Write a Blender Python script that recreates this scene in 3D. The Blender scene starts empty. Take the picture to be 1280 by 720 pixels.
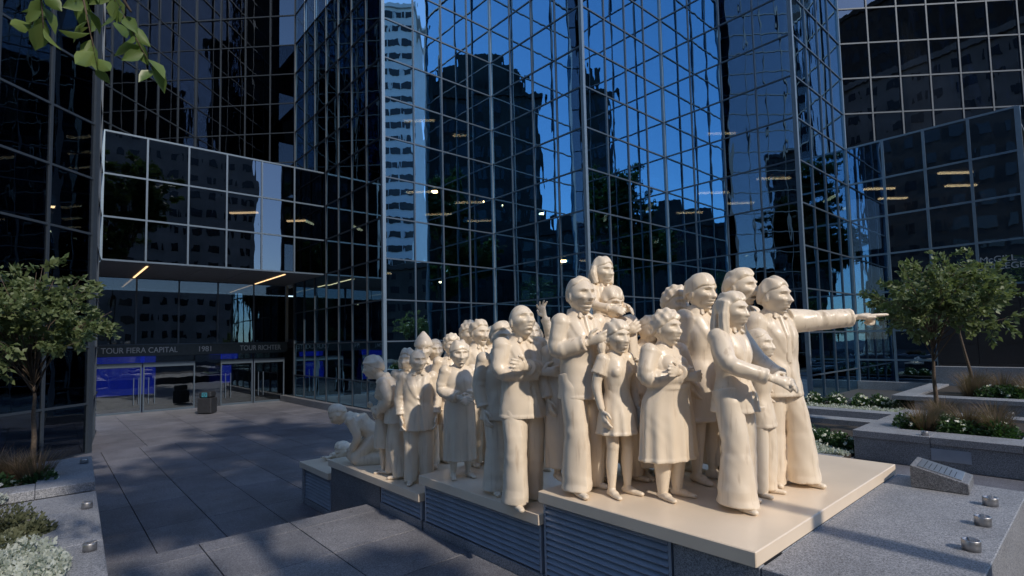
import bpy, bmesh, math, random
import numpy as np
from mathutils import Vector, Matrix, Euler

random.seed(11)
rng = np.random.default_rng(11)
rad = math.radians
scene = bpy.context.scene
col = scene.collection

# ------------------------------------------------------------------ camera
# world X runs along one family of the tower's faces, world Y along the other
FPX, PITCH, ROLL, PPX, PPY, CAMZ = 660.0, rad(3.45), rad(1.26), 640.0, 387.0, 2.2
BEAR = rad(48.5)                       # bearing of +X right of the view direction
def to_world(lat, dep):
    return (math.sin(BEAR)*lat + math.cos(BEAR)*dep, -math.cos(BEAR)*lat + math.sin(BEAR)*dep)
def to_local(X, Y):
    return (math.sin(BEAR)*X - math.cos(BEAR)*Y, math.cos(BEAR)*X + math.sin(BEAR)*Y)
_f = np.array([0, math.cos(PITCH), math.sin(PITCH)]); _u = np.array([0, -math.sin(PITCH), math.cos(PITCH)])
_r = np.array([1.0, 0, 0])
CR = _r*math.cos(ROLL) - _u*math.sin(ROLL); CU = _u*math.cos(ROLL) + _r*math.sin(ROLL)
def ray(px, py): return _f*FPX + CR*(px-PPX) + CU*(PPY-py)
def on_z(px, py, z):                   # photo pixel to a point on a level plane
    r = ray(px, py); t = (z-CAMZ)/r[2]; return to_world(r[0]*t, r[1]*t)
def pix(X, Y, Z):
    l, d = to_local(X, Y); v = np.array([l, d, Z-CAMZ]); a = v@_f
    return (PPX + FPX*(v@CR)/a, PPY - FPX*(v@CU)/a)
def height_at(X, Y, py):               # height over (X, Y) that shows at photo row py
    lo, hi = -1.0, 30.0
    for _ in range(40):
        m = (lo+hi)/2
        if pix(X, Y, m)[1] > py: lo = m
        else: hi = m
    return lo

cam_data = bpy.data.cameras.new('camera'); cam = bpy.data.objects.new('camera', cam_data); col.objects.link(cam)
scene.camera = cam
def lw(v):
    x, y = to_world(v[0], v[1]); return Vector((x, y, v[2]))
mx = Matrix((lw(CR), lw(CU), -lw(_f))).transposed().to_4x4(); mx.translation = (0, 0, CAMZ)
cam.matrix_world = mx
cam_data.sensor_fit = 'HORIZONTAL'; cam_data.sensor_width = 36.0
cam_data.lens = 36.0*FPX/1280.0
cam_data.shift_y = (PPY-360.0)/1280.0
cam_data.clip_start = 0.05; cam_data.clip_end = 2000.0

# ------------------------------------------------------------------ light
SUN_BEAR, SUN_EL = 141.0, 38.0         # degrees right of the view, degrees up
sun_ang = BEAR - rad(SUN_BEAR)         # world angle of the sun's azimuth, from +X
world = bpy.data.worlds.new('World'); scene.world = world; world.use_nodes = True
wn = world.node_tree; bg = wn.nodes['Background']
sky = wn.nodes.new('ShaderNodeTexSky'); sky.sky_type = 'NISHITA'; sky.sun_disc = False
sky.sun_elevation = rad(SUN_EL); sky.sun_rotation = math.pi/2 - sun_ang
sky.altitude = 60; sky.air_density = 1.0; sky.dust_density = 0.3; sky.ozone_density = 4.0
wn.links.new(sky.outputs[0], bg.inputs[0]); bg.inputs[1].default_value = 0.15
sl = bpy.data.lights.new('sun', 'SUN'); sl.energy = 2.15; sl.angle = rad(1.2); sl.color = (1.0, 0.90, 0.78)
sun = bpy.data.objects.new('sun', sl); col.objects.link(sun)
sd = Vector((math.cos(sun_ang)*math.cos(rad(SUN_EL)), math.sin(sun_ang)*math.cos(rad(SUN_EL)), math.sin(rad(SUN_EL))))
sun.rotation_euler = sd.to_track_quat('Z', 'Y').to_euler(); sun.location = (20, -20, 40)
scene.view_settings.view_transform = 'Standard'; scene.view_settings.look = 'None'
scene.view_settings.exposure = 0.58; scene.view_settings.gamma = 1.0
scene.view_settings.use_curve_mapping = False
scene.render.engine = 'CYCLES'
scene.cycles.max_bounces = 12; scene.cycles.glossy_bounces = 8; scene.cycles.transparent_max_bounces = 24

# ------------------------------------------------------------------ materials
M = {}
def newmat(name):
    m = bpy.data.materials.new(name); m.use_nodes = True
    nt = m.node_tree; b = nt.nodes['Principled BSDF']; M[name] = m
    return m, nt, b
def N(nt, t, **kw):
    n = nt.nodes.new('ShaderNode'+t)
    for k, v in kw.items():
        if hasattr(n, k): setattr(n, k, v)
        else: n.inputs[k].default_value = v
    return n
def ramp(nt, src, stops):
    r = nt.nodes.new('ShaderNodeValToRGB')
    while len(r.color_ramp.elements) < len(stops): r.color_ramp.elements.new(0.5)
    for e, (p, c) in zip(r.color_ramp.elements, stops):
        e.position = p; e.color = (*c, 1) if len(c) == 3 else c
    nt.links.new(src, r.inputs[0]); return r.outputs[0]
def coords(nt, kind='Object'):
    return nt.nodes.new('ShaderNodeTexCoord').outputs[kind]
def world_pos(nt): return nt.nodes.new('ShaderNodeNewGeometry').outputs['Position']
def plain(name, c, rough=0.5, metal=0.0, noise=0.12, scale=8.0, bump=0.0, coat=0.0, emis=None, es=1.0):
    m, nt, b = newmat(name)
    b.inputs['Roughness'].default_value = rough; b.inputs['Metallic'].default_value = metal
    b.inputs['Coat Weight'].default_value = coat; b.inputs['Coat Roughness'].default_value = 0.08
    nz = N(nt, 'TexNoise', Scale=scale, Detail=5.0); nt.links.new(world_pos(nt), nz.inputs['Vector'])
    lo = tuple(max(0, x*(1-noise)) for x in c); hi = tuple(min(1, x*(1+noise)) for x in c)
    nt.links.new(ramp(nt, nz.outputs['Fac'], [(0.3, lo), (0.7, hi)]), b.inputs['Base Color'])
    if bump:
        bp = N(nt, 'Bump', Strength=bump, Distance=0.01); nt.links.new(nz.outputs['Fac'], bp.inputs['Height'])
        nt.links.new(bp.outputs[0], b.inputs['Normal'])
    if emis:
        b.inputs['Emission Color'].default_value = (*emis, 1); b.inputs['Emission Strength'].default_value = es
    return m
def granite(name, dark, mid, light, rough=0.55, sc=160.0, stain=0.25):
    m, nt, b = newmat(name)
    pos = world_pos(nt)
    v = N(nt, 'TexVoronoi', Scale=sc); nt.links.new(pos, v.inputs['Vector'])
    n1 = N(nt, 'TexNoise', Scale=sc*0.45, Detail=3.0); nt.links.new(pos, n1.inputs['Vector'])
    n2 = N(nt, 'TexNoise', Scale=1.3, Detail=6.0, Roughness=0.65); nt.links.new(pos, n2.inputs['Vector'])
    sep = N(nt, 'SeparateColor'); nt.links.new(v.outputs['Color'], sep.inputs[0])
    mixf = N(nt, 'Math', operation='ADD'); nt.links.new(sep.outputs[0], mixf.inputs[0]); nt.links.new(n1.outputs['Fac'], mixf.inputs[1])
    half = N(nt, 'Math', operation='MULTIPLY'); half.inputs[1].default_value = 0.5; nt.links.new(mixf.outputs[0], half.inputs[0])
    c = ramp(nt, half.outputs[0], [(0.22, dark), (0.48, mid), (0.78, light)])
    st = ramp(nt, n2.outputs['Fac'], [(0.32, (1-stain,)*3), (0.62, (1, 1, 1))])
    mul = N(nt, 'Mix', data_type='RGBA', blend_type='MULTIPLY'); mul.inputs[0].default_value = 1.0
    nt.links.new(c, mul.inputs[6]); nt.links.new(st, mul.inputs[7]); nt.links.new(mul.outputs[2], b.inputs['Base Color'])
    if name.startswith('paving'):
        oi = N(nt, 'ObjectInfo'); rv = ramp(nt, oi.outputs['Random'], [(0.0, (0.80, 0.80, 0.82)), (1.0, (1.12, 1.10, 1.08))])
        gv = N(nt, 'TexVoronoi', Scale=2.6); nt.links.new(pos, gv.inputs['Vector'])
        gum = ramp(nt, gv.outputs['Distance'], [(0.045, (0.55, 0.55, 0.55)), (0.075, (1, 1, 1))])
        last = mul.outputs[2]
        for extra in (rv, gum):
            m2 = N(nt, 'Mix', data_type='RGBA', blend_type='MULTIPLY'); m2.inputs[0].default_value = 1.0
            nt.links.new(last, m2.inputs[6]); nt.links.new(extra, m2.inputs[7]); last = m2.outputs[2]
        nt.links.new(last, b.inputs['Base Color'])
    b.inputs['Roughness'].default_value = rough
    bp = N(nt, 'Bump', Strength=0.12, Distance=0.004); nt.links.new(half.outputs[0], bp.inputs['Height']); nt.links.new(bp.outputs[0], b.inputs['Normal'])
    return m

granite('granite', (0.10, 0.105, 0.12), (0.24, 0.25, 0.275), (0.42, 0.43, 0.46))
granite('granite_dark', (0.07, 0.072, 0.082), (0.15, 0.155, 0.17), (0.27, 0.28, 0.30))
granite('paving', (0.080, 0.082, 0.098), (0.152, 0.155, 0.182), (0.25, 0.255, 0.285), rough=0.6, sc=120, stain=0.35)
granite('paving_pale', (0.10, 0.102, 0.118), (0.185, 0.19, 0.215), (0.30, 0.305, 0.33), rough=0.6, sc=120, stain=0.3)
granite('black_stone', (0.012, 0.012, 0.014), (0.022, 0.022, 0.026), (0.04, 0.04, 0.046), rough=0.3, sc=120, stain=0.2)
plain('joint', (0.035, 0.035, 0.038), 0.9)
plain('soil', (0.035, 0.026, 0.02), 0.95, noise=0.4, scale=30, bump=0.8)
plain('mullion', (0.09, 0.125, 0.17), 0.45, 0.5, noise=0.06)
plain('shaded_metal', (0.045, 0.06, 0.08), 0.5, 0.4, noise=0.06)  # darker copy of the mullion metal, shade on these faces put into its colour
plain('box_metal', (0.10, 0.14, 0.19), 0.45, 0.4, noise=0.06)
plain('corner_metal', (0.20, 0.27, 0.34), 0.4, 0.5, noise=0.06)
plain('louvre', (0.33, 0.38, 0.46), 0.45, 0.35, noise=0.10, scale=4)
plain('steel', (0.40, 0.40, 0.41), 0.42, 0.9, noise=0.08)
plain('dark_metal', (0.03, 0.032, 0.038), 0.45, 0.2)
plain('interior', (0.05, 0.05, 0.055), 0.9)
plain('core', (0.10, 0.095, 0.09), 0.9, noise=0.3, scale=0.6)
plain('blind', (0.42, 0.40, 0.33), 0.85, noise=0.08)
plain('soffit', (0.16, 0.165, 0.18), 0.5, 0.1)
plain('lamp_tube', (0.9, 0.8, 0.6), 0.5, emis=(1.0, 0.60, 0.26), es=8.0)
plain('lamp_strip', (0.9, 0.8, 0.6), 0.5, emis=(1.0, 0.62, 0.30), es=1.2)
plain('screen_blue', (0.01, 0.02, 0.2), 0.4, noise=0.6, scale=1.2, emis=(0.015, 0.04, 0.6), es=0.2)
plain('cyan_mark', (0.04, 0.20, 0.27), 0.4)
plain('lettering', (0.55, 0.58, 0.62), 0.35, 0.6, noise=0.03)
plain('sign_band', (0.055, 0.075, 0.09), 0.4, 0.4)
plain('bark', (0.10, 0.075, 0.055), 0.9, noise=0.35, scale=25, bump=0.8)
plain('plaque', (0.42, 0.44, 0.47), 0.32, 0.8, noise=0.08)

def resin():
    m, nt, b = newmat('cream_resin')
    pos = world_pos(nt)
    n1 = N(nt, 'TexNoise', Scale=2.2, Detail=7.0, Roughness=0.6); nt.links.new(pos, n1.inputs['Vector'])
    c = ramp(nt, n1.outputs['Fac'], [(0.3, (0.76, 0.635, 0.485)), (0.7, (0.84, 0.73, 0.58))])
    # thin weathered streaks running down the castings
    mp = N(nt, 'Mapping'); mp.inputs['Scale'].default_value = (26, 26, 2.2); nt.links.new(pos, mp.inputs[0])
    n2 = N(nt, 'TexNoise', Scale=1.0, Detail=3.0); nt.links.new(mp.outputs[0], n2.inputs['Vector'])
    st = ramp(nt, n2.outputs['Fac'], [(0.26, (0.58, 0.51, 0.45)), (0.43, (1, 1, 1))])
    mul = N(nt, 'Mix', data_type='RGBA', blend_type='MULTIPLY'); mul.inputs[0].default_value = 0.55
    nt.links.new(c, mul.inputs[6]); nt.links.new(st, mul.inputs[7]); nt.links.new(mul.outputs[2], b.inputs['Base Color'])
    n3 = N(nt, 'TexNoise', Scale=9.0, Detail=4.0); nt.links.new(pos, n3.inputs['Vector'])
    rr = ramp(nt, n3.outputs['Fac'], [(0.3, (0.36,)*3), (0.7, (0.55,)*3)]); nt.links.new(rr, b.inputs['Roughness'])
    b.inputs['Coat Weight'].default_value = 0.22; b.inputs['Coat Roughness'].default_value = 0.22
    b.inputs['IOR'].default_value = 1.5
    bp = N(nt, 'Bump', Strength=0.10, Distance=0.01); nt.links.new(n3.outputs['Fac'], bp.inputs['Height']); nt.links.new(bp.outputs[0], b.inputs['Normal'])
resin()

plain('cream_slab', (0.78, 0.65, 0.50), 0.38, noise=0.07, scale=2.0, coat=0.15)
def glass_mat(name, tint, through, base_ref, wav=0.0042):
    m = bpy.data.materials.new(name); m.use_nodes = True; M[name] = m
    nt = m.node_tree; nt.nodes.clear()
    out = nt.nodes.new('ShaderNodeOutputMaterial')
    gl = nt.nodes.new('ShaderNodeBsdfGlossy'); gl.inputs['Color'].default_value = (*tint, 1); gl.inputs['Roughness'].default_value = 0.008
    tr = nt.nodes.new('ShaderNodeBsdfTransparent'); tr.inputs['Color'].default_value = (*through, 1)
    pos = world_pos(nt)
    mp = N(nt, 'Mapping'); mp.inputs['Scale'].default_value = (1, 1, 0.32); nt.links.new(pos, mp.inputs[0])
    nz = N(nt, 'TexNoise', Scale=1.5, Detail=2.0); nt.links.new(mp.outputs[0], nz.inputs['Vector'])
    bp = N(nt, 'Bump', Strength=1.0, Distance=wav); nt.links.new(nz.outputs['Fac'], bp.inputs['Height'])
    nt.links.new(bp.outputs[0], gl.inputs['Normal'])
    fr = N(nt, 'Fresnel', IOR=1.5)
    ma = N(nt, 'Math', operation='MULTIPLY_ADD'); ma.inputs[1].default_value = 1-base_ref; ma.inputs[2].default_value = base_ref
    nt.links.new(fr.outputs[0], ma.inputs[0])
    mix = nt.nodes.new('ShaderNodeMixShader'); nt.links.new(ma.outputs[0], mix.inputs[0])
    nt.links.new(tr.outputs[0], mix.inputs[1]); nt.links.new(gl.outputs[0], mix.inputs[2])
    nt.links.new(mix.outputs[0], out.inputs['Surface'])
glass_mat('curtain_glass', (0.42, 0.70, 0.90), (0.34, 0.37, 0.40), 0.68)
glass_mat('right_glass', (0.50, 0.74, 1.0), (0.24, 0.27, 0.30), 0.32)
glass_mat('wing_glass', (0.70, 0.82, 1.0), (0.22, 0.24, 0.27), 0.10)
glass_mat('door_glass', (0.8, 0.88, 0.95), (0.72, 0.76, 0.80), 0.07)

def leaf_mat(name, a, b_, rough=0.5):
    m, nt, b = newmat(name)
    nz = N(nt, 'TexNoise', Scale=3.5, Detail=3.0); nt.links.new(world_pos(nt), nz.inputs['Vector'])
    nt.links.new(ramp(nt, nz.outputs['Fac'], [(0.3, a), (0.7, b_)]), b.inputs['Base Color'])
    b.inputs['Roughness'].default_value = rough
    nt.nodes.remove(nt.nodes['Material Output']); out = nt.nodes.new('ShaderNodeOutputMaterial')
    tl = nt.nodes.new('ShaderNodeBsdfTranslucent'); tl.inputs['Color'].default_value = (b_[0]*1.2, b_[1]*1.3, b_[2]*0.8, 1)
    mix = nt.nodes.new('ShaderNodeMixShader'); mix.inputs[0].default_value = 0.3
    nt.links.new(b.outputs[0], mix.inputs[1]); nt.links.new(tl.outputs[0], mix.inputs[2]); nt.links.new(mix.outputs[0], out.inputs['Surface'])
leaf_mat('leaf_tree', (0.075, 0.115, 0.05), (0.17, 0.21, 0.095))
leaf_mat('leaf_shade_tree', (0.05, 0.09, 0.03), (0.10, 0.15, 0.05))
leaf_mat('leaf_broad', (0.09, 0.15, 0.04), (0.17, 0.23, 0.07), 0.4)
leaf_mat('leaf_bush', (0.02, 0.055, 0.02), (0.05, 0.11, 0.035))
leaf_mat('leaf_silver', (0.30, 0.34, 0.33), (0.55, 0.58, 0.55), 0.7)
leaf_mat('petal_white', (0.72, 0.72, 0.68), (0.85, 0.85, 0.80), 0.6)
leaf_mat('grass_brown', (0.075, 0.052, 0.040), (0.17, 0.125, 0.085), 0.7)
leaf_mat('leaf_olive', (0.07, 0.085, 0.05), (0.15, 0.16, 0.09), 0.7)

# ------------------------------------------------------------------ object helpers
def tag(o, label=None, cat=None, group=None, kind=None):
    if label: o['label'] = label
    if cat: o['category'] = cat
    if group: o['group'] = group
    if kind: o['kind'] = kind
    return o
def link(name, data, parent=None):
    o = bpy.data.objects.new(name, data); col.objects.link(o)
    if parent is not None: o.parent = parent
    return o
def empty(name, loc=(0, 0, 0), rz=0.0, label=None, cat=None, group=None):
    o = bpy.data.objects.new(name, None); col.objects.link(o); o.empty_display_size = 0.2
    o.location = loc; o.rotation_euler = (0, 0, rz)
    return tag(o, label, cat, group)
def mesh_from(verts, faces, mat=None, smooth=False, name='mesh'):
    me = bpy.data.meshes.new(name); me.from_pydata([tuple(map(float, v)) for v in verts], [], [tuple(f) for f in faces]); me.update()
    if mat: me.materials.append(M[mat])
    if smooth: me.polygons.foreach_set('use_smooth', np.ones(len(me.polygons), bool))
    return me
class MB:
    def __init__(s): s.v = []; s.f = []; s.n = 0
    def add(s, v, f):
        v = np.asarray(v, float); s.v.append(v); s.f += [tuple(i+s.n for i in q) for q in f]; s.n += len(v); return s
    def box(s, x0, x1, y0, y1, z0, z1):
        v = [(x0, y0, z0), (x1, y0, z0), (x1, y1, z0), (x0, y1, z0), (x0, y0, z1), (x1, y0, z1), (x1, y1, z1), (x0, y1, z1)]
        return s.add(v, [(3, 2, 1, 0), (4, 5, 6, 7), (0, 1, 5, 4), (1, 2, 6, 5), (2, 3, 7, 6), (3, 0, 4, 7)])
    def prism(s, poly, z0, z1):        # poly counter-clockwise
        n = len(poly); v = [(x, y, z0) for x, y in poly] + [(x, y, z1) for x, y in poly]
        f = [tuple(range(n-1, -1, -1)), tuple(range(n, 2*n))] + [(i, (i+1) % n, n+(i+1) % n, n+i) for i in range(n)]
        return s.add(v, f)
    def mesh(s, mat=None, smooth=False):
        v = np.concatenate(s.v) if s.v else np.zeros((0, 3))
        return mesh_from(v, s.f, mat, smooth)
    def build(s, name, mat, parent=None, smooth=False, bevel=0.0):
        me = s.mesh(mat, smooth)
        if bevel:
            bm = bmesh.new(); bm.from_mesh(me)
            bmesh.ops.bevel(bm, geom=bm.edges[:], offset=bevel, segments=1, affect='EDGES'); bm.to_mesh(me); bm.free()
        return link(name, me, parent)
def box(name, mat, x0, x1, y0, y1, z0, z1, parent=None, bevel=0.0):
    return MB().box(x0, x1, y0, y1, z0, z1).build(name, mat, parent, bevel=bevel)
def text(name, body, size, mat, loc, rot, parent, extrude=0.012, width=None):
    cu = bpy.data.curves.new(name, 'FONT'); cu.body = body; cu.size = size; cu.extrude = extrude
    cu.align_x = 'CENTER'; cu.align_y = 'CENTER'
    t = bpy.data.objects.new('tmp_text', cu); col.objects.link(t)
    dg = bpy.context.evaluated_depsgraph_get(); me = bpy.data.meshes.new_from_object(t.evaluated_get(dg))
    bpy.data.objects.remove(t); bpy.data.curves.remove(cu)
    me.materials.clear(); me.materials.append(M[mat])
    if width:
        xs = [v.co.x for v in me.vertices]; k = width/(max(xs)-min(xs))
        for v in me.vertices: v.co.x *= k
    o = link(name, me, parent); o.location = loc; o.rotation_euler = rot
    return o

PLAZA = -0.50
# ================================================================== GROUND
g = mesh_from([(-300, -300, PLAZA-0.06), (300, -300, PLAZA-0.06), (300, 300, PLAZA-0.06), (-300, 300, PLAZA-0.06)], [(0, 1, 2, 3)], 'joint')
tag(link('ground', g), kind='structure')
plaza = tag(MB().box(-4, 40, 6.96, 34, PLAZA-0.05, PLAZA-0.022).build('lower_plaza', 'joint'), kind='structure')
plat = tag(MB().box(-30, 40, -40, 6.94, PLAZA-0.02, -0.022).build('upper_plaza', 'joint'), kind='structure')
def slabs(parent, xs, ys, z, mat, skip=None, keep=lambda x, y: True):
    for i in range(len(xs)-1):
        for j in range(len(ys)-1):
            cx, cy = (xs[i]+xs[i+1])/2, (ys[j]+ys[j+1])/2
            if not keep(cx, cy): continue
            dx, dy = (xs[i+1]-xs[i])/2-0.006, (ys[j+1]-ys[j])/2-0.006
            o = box('paving_slab', mat, -dx, dx, -dy, dy, -0.03, 0, parent, bevel=0.003)
            o.location = (cx, cy, z+random.uniform(-0.0015, 0.0015)); o.rotation_euler = (random.uniform(-1, 1)*0.0008, random.uniform(-1, 1)*0.0008, 0)
in_plinth = lambda x, y: 3.9 < x < 6.3 and 0.9 < y < 9.2
seen = lambda x, y, z: -150 < pix(x, y, z)[0] < 1400 and pix(x, y, z)[1] < 900 and to_local(x, y)[1] > 0.8
slabs(plaza, [0.35, 1.18, 2.02, 2.86, 3.70, 4.54, 5.4, 6.3, 7.2, 8.1, 9.1], [6.965, 8.1, 9.75, 11.4, 13.05, 14.7, 16.35, 18.0], PLAZA, 'paving', keep=lambda x, y: not in_plinth(x, y) and seen(x, y, PLAZA))
slabs(plaza, list(np.arange(0.5, 9.3, 1.72)), list(np.arange(18.0, 28.3, 1.7)), PLAZA, 'paving', keep=lambda x, y: seen(x, y, PLAZA))
slabs(plaza, list(np.arange(9.1, 16, 1.7)), list(np.arange(6.97, 17.4, 1.7)), PLAZA, 'paving', keep=lambda x, y: seen(x, y, PLAZA))
slabs(plat, [0.44, 1.35, 2.35, 3.40, 4.4], [2.0, 3.3, 4.6, 5.6, 6.60, 6.955], 0.0, 'paving_pale', keep=lambda x, y: not in_plinth(x, y) and seen(x, y, 0))
slabs(plat, [6.67, 7.7, 8.75, 9.8, 10.78], [-3.2, -1.9, -0.6, 0.7, 2.0, 3.3, 4.6, 5.9, 6.955], 0.0, 'paving', keep=lambda x, y: seen(x, y, 0))
slabs(plat, [3.4, 4.5, 5.6, 6.67], [-1.8, -0.6, 0.57], 0.0, 'paving', keep=lambda x, y: seen(x, y, 0))
slabs(plat, [10.78, 12.2, 13.6, 15.0, 16.4, 17.8, 19.3], [3.16, 4.4, 5.65, 6.955], 0.0, 'paving', keep=lambda x, y: seen(x, y, 0))

# ================================================================== TOWERS
MOD = 1.31
ROWS = [2.30 + 1.52*k for k in range(0, 11)]            # transom heights
pane_cache = {}
def pane_mesh(w, h, mat):
    k = (round(w, 3), round(h, 3), mat)
    if k not in pane_cache:
        pane_cache[k] = MB().box(-w/2, w/2, -0.006, 0.006, -h/2, h/2).mesh(mat)
    return pane_cache[k]
def bar_mesh(w, d, h, mat='mullion'):
    k = ('bar', round(w, 3), round(d, 3), round(h, 3), mat)
    if k not in pane_cache: pane_cache[k] = MB().box(-w/2, w/2, -d/2, d/2, -h/2, h/2).mesh(mat)
    return pane_cache[k]
def facade(parent, p0, p1, zs, ncol, mat='curtain_glass', jitter=0.002, end_posts=(True, True), skip=None, post=0.13, bar=0.05, trans=0.048, bmat='mullion'):
    """glazed face from p0 to p1 seen with p0 on the left: one pane per cell, a bar on every line"""
    p0 = np.array(p0, float); p1 = np.array(p1, float); L = np.linalg.norm(p1-p0); d = (p1-p0)/L
    ang = math.atan2(d[1], d[0]); w = L/ncol; nrm = np.array([d[1], -d[0]])
    for i in range(ncol):
        for j in range(len(zs)-1):
            if skip and skip(i, j): continue
            h = zs[j+1]-zs[j]; c = p0 + d*(i+0.5)*w
            o = link('pane', pane_mesh(w-0.02, h-0.02, mat), parent)
            o.location = (c[0], c[1], (zs[j]+zs[j+1])/2)
            o.rotation_euler = Euler((random.gauss(0, jitter), 0, ang+random.gauss(0, jitter)))
    H = zs[-1]-zs[0]; zc = (zs[-1]+zs[0])/2
    for i in range(ncol+1):
        e = i in (0, ncol)
        if e and not end_posts[0 if i == 0 else 1]: continue
        ww = post if e else bar
        c = p0 + d*i*w + nrm*(0.0 if e else 0.022)
        o = link('corner_post' if e else 'mullion', bar_mesh(ww, ww if e else 0.05, H, ('shaded_metal' if bmat == 'shaded_metal' else 'corner_metal') if e else bmat), parent)
        o.location = (c[0], c[1], zc); o.rotation_euler = (0, 0, ang)
    for z in zs:
        c = p0 + d*L/2 + nrm*0.016
        o = link('transom', bar_mesh(L-0.02, 0.044, trans, bmat), parent); o.location = (c[0], c[1], z); o.rotation_euler = (0, 0, ang)

GZ = [PLAZA, 0.80] + ROWS
C1, c1, C2, c2, C3, c3, C4 = (9.2, 17.4), (14.44, 17.4), (14.44, 12.16), (19.68, 12.16), (19.68, 6.92), (24.92, 6.92), (24.92, 1.68)
Q = (9.2, 17.4+7*MOD)
tower = empty('glass_tower', (16, 17, PLAZA), 0, 'tall zigzag tower of dark blue mirror glass behind the cream statues', 'tower')
def rel(root, fn):
    r = fn(); return r
tw = empty('tower_frame', (0, 0, 0)); bpy.data.objects.remove(tw)
def under(root):
    root.location = (0, 0, 0); return root
under(tower)
HI = ROWS[-1]
facade(tower, Q, C1, GZ, 7, bmat='shaded_metal', end_posts=(True, False))
facade(tower, C1, c1, GZ, 4)
facade(tower, c1, C2, GZ, 4, end_posts=(False, False))
facade(tower, C2, c2, GZ, 4)
facade(tower, c2, C3, GZ, 4, end_posts=(False, False))
facade(tower, C3, c3, GZ, 4)
# upper storeys out of the picture, seen only in the mirror faces
def upper(root, pts, z0, z1, name='upper_storey_glass', mat='curtain_glass'):
    mb = MB(); bars = MB()
    for a, b in zip(pts[:-1], pts[1:]):
        a = np.array(a, float); b = np.array(b, float); d = (b-a)/np.linalg.norm(b-a); n = np.array([d[1], -d[0]])
        q = [(*a, z0), (*b, z0), (*b, z1), (*a, z1)]; mb.add(q, [(0, 1, 2, 3)])
        L = np.linalg.norm(b-a); k = max(1, round(L/MOD))
        for i in range(k+1):
            c = a+d*L*i/k+n*0.02
            bars.add([(*(c-d*0.03), z0), (*(c+d*0.03), z0), (*(c+d*0.03+n*0.04), z0), (*(c-d*0.03+n*0.04), z0),
                      (*(c-d*0.03), z1), (*(c+d*0.03), z1), (*(c+d*0.03+n*0.04), z1), (*(c-d*0.03+n*0.04), z1)],
                     [(3, 2, 1, 0), (4, 5, 6, 7), (0, 1, 5, 4), (1, 2, 6, 5), (2, 3, 7, 6), (3, 0, 4, 7)])
        for z in np.arange(z0+1.52, z1, 1.52):
            bars.add([(*a, z-0.03), (*b, z-0.03), (*(b+n*0.05), z-0.03), (*(a+n*0.05), z-0.03), (*a, z+0.03), (*b, z+0.03), (*(b+n*0.05), z+0.03), (*(a+n*0.05), z+0.03)],
                     [(3, 2, 1, 0), (4, 5, 6, 7), (0, 1, 5, 4), (1, 2, 6, 5), (2, 3, 7, 6), (3, 0, 4, 7)])
    tag(mb.build(name, mat, root), kind='stuff'); tag(bars.build('upper_storey_bars', 'mullion' if mat == 'curtain_glass' else 'shaded_metal', root), kind='stuff')
upper(tower, [Q, C1, c1, C2, c2, C3, c3], HI+0.03, 46)

# ---- left wing: diagonal wall by the planter, frontal recess, low volume over the entrance
lw_ = empty('left_wing', (0, 0, 0), 0, 'dark glass wing with a low box of large panes over the recessed entrance', 'building')
LY = 22.9; LX0 = 9.2-6*MOD
V = [ROWS[2], ROWS[3], ROWS[4], ROWS[5]]
facade(lw_, (LX0, LY), (9.2, LY), V, 6, bmat='box_metal', end_posts=(True, False), bar=0.06, trans=0.06, jitter=0.0015, mat='wing_glass')
box('roof', 'soffit', LX0, 9.16, LY+0.08, 27.9, ROWS[5]-0.06, ROWS[5]+0.02, lw_)
Fq = (Q[0]-0.7071*4*MOD, Q[1]+0.7071*4*MOD)
facade(lw_, Fq, Q, ROWS[5:], 4, bmat='shaded_metal', end_posts=(True, False), mat='wing_glass')
Dq = (Fq[0]-0.7071*7*MOD, Fq[1]-0.7071*7*MOD)
facade(lw_, Dq, Fq, ROWS[5:], 7, bmat='shaded_metal', end_posts=(False, False), mat='wing_glass')
NE = (0.9, 18.1); NS = (0.9-0.7071*5*MOD, 18.1-0.7071*5*MOD)
facade(lw_, NS, NE, [PLAZA, 0.80] + ROWS, 5, bmat='shaded_metal', bar=0.06, trans=0.055, jitter=0.0015, post=0.14, mat='wing_glass')
facade(lw_, NE, (LX0, LY), [PLAZA, 0.8] + ROWS, 3, bmat='shaded_metal', end_posts=(False, False), mat='wing_glass')
upper(lw_, [NS, NE, (LX0, LY), Dq], HI+0.03, 40, mat='wing_glass')
upper(lw_, [Dq, Fq, Q], HI+0.03, 46, mat='wing_glass')
# soffit boards with joints
sof = [LX0+0.02, 2.9, 4.5, 6.1, 7.7, 9.16]
for a, b in zip(sof[:-1], sof[1:]):
    box('soffit_panel', 'soffit', a+0.012, b-0.012, LY+0.02, 27.7, ROWS[2]-0.05, ROWS[2]-0.012, lw_)
def strip(px0, py0, y1):
    X, Y = on_z(px0, py0, ROWS[2]-0.06)
    box('strip_light', 'lamp_strip', X-0.03, X+0.03, Y, y1, ROWS[2]-0.075, ROWS[2]-0.052, lw_)
strip(184, 333, 27.5); strip(356, 343, 27.5)

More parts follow.
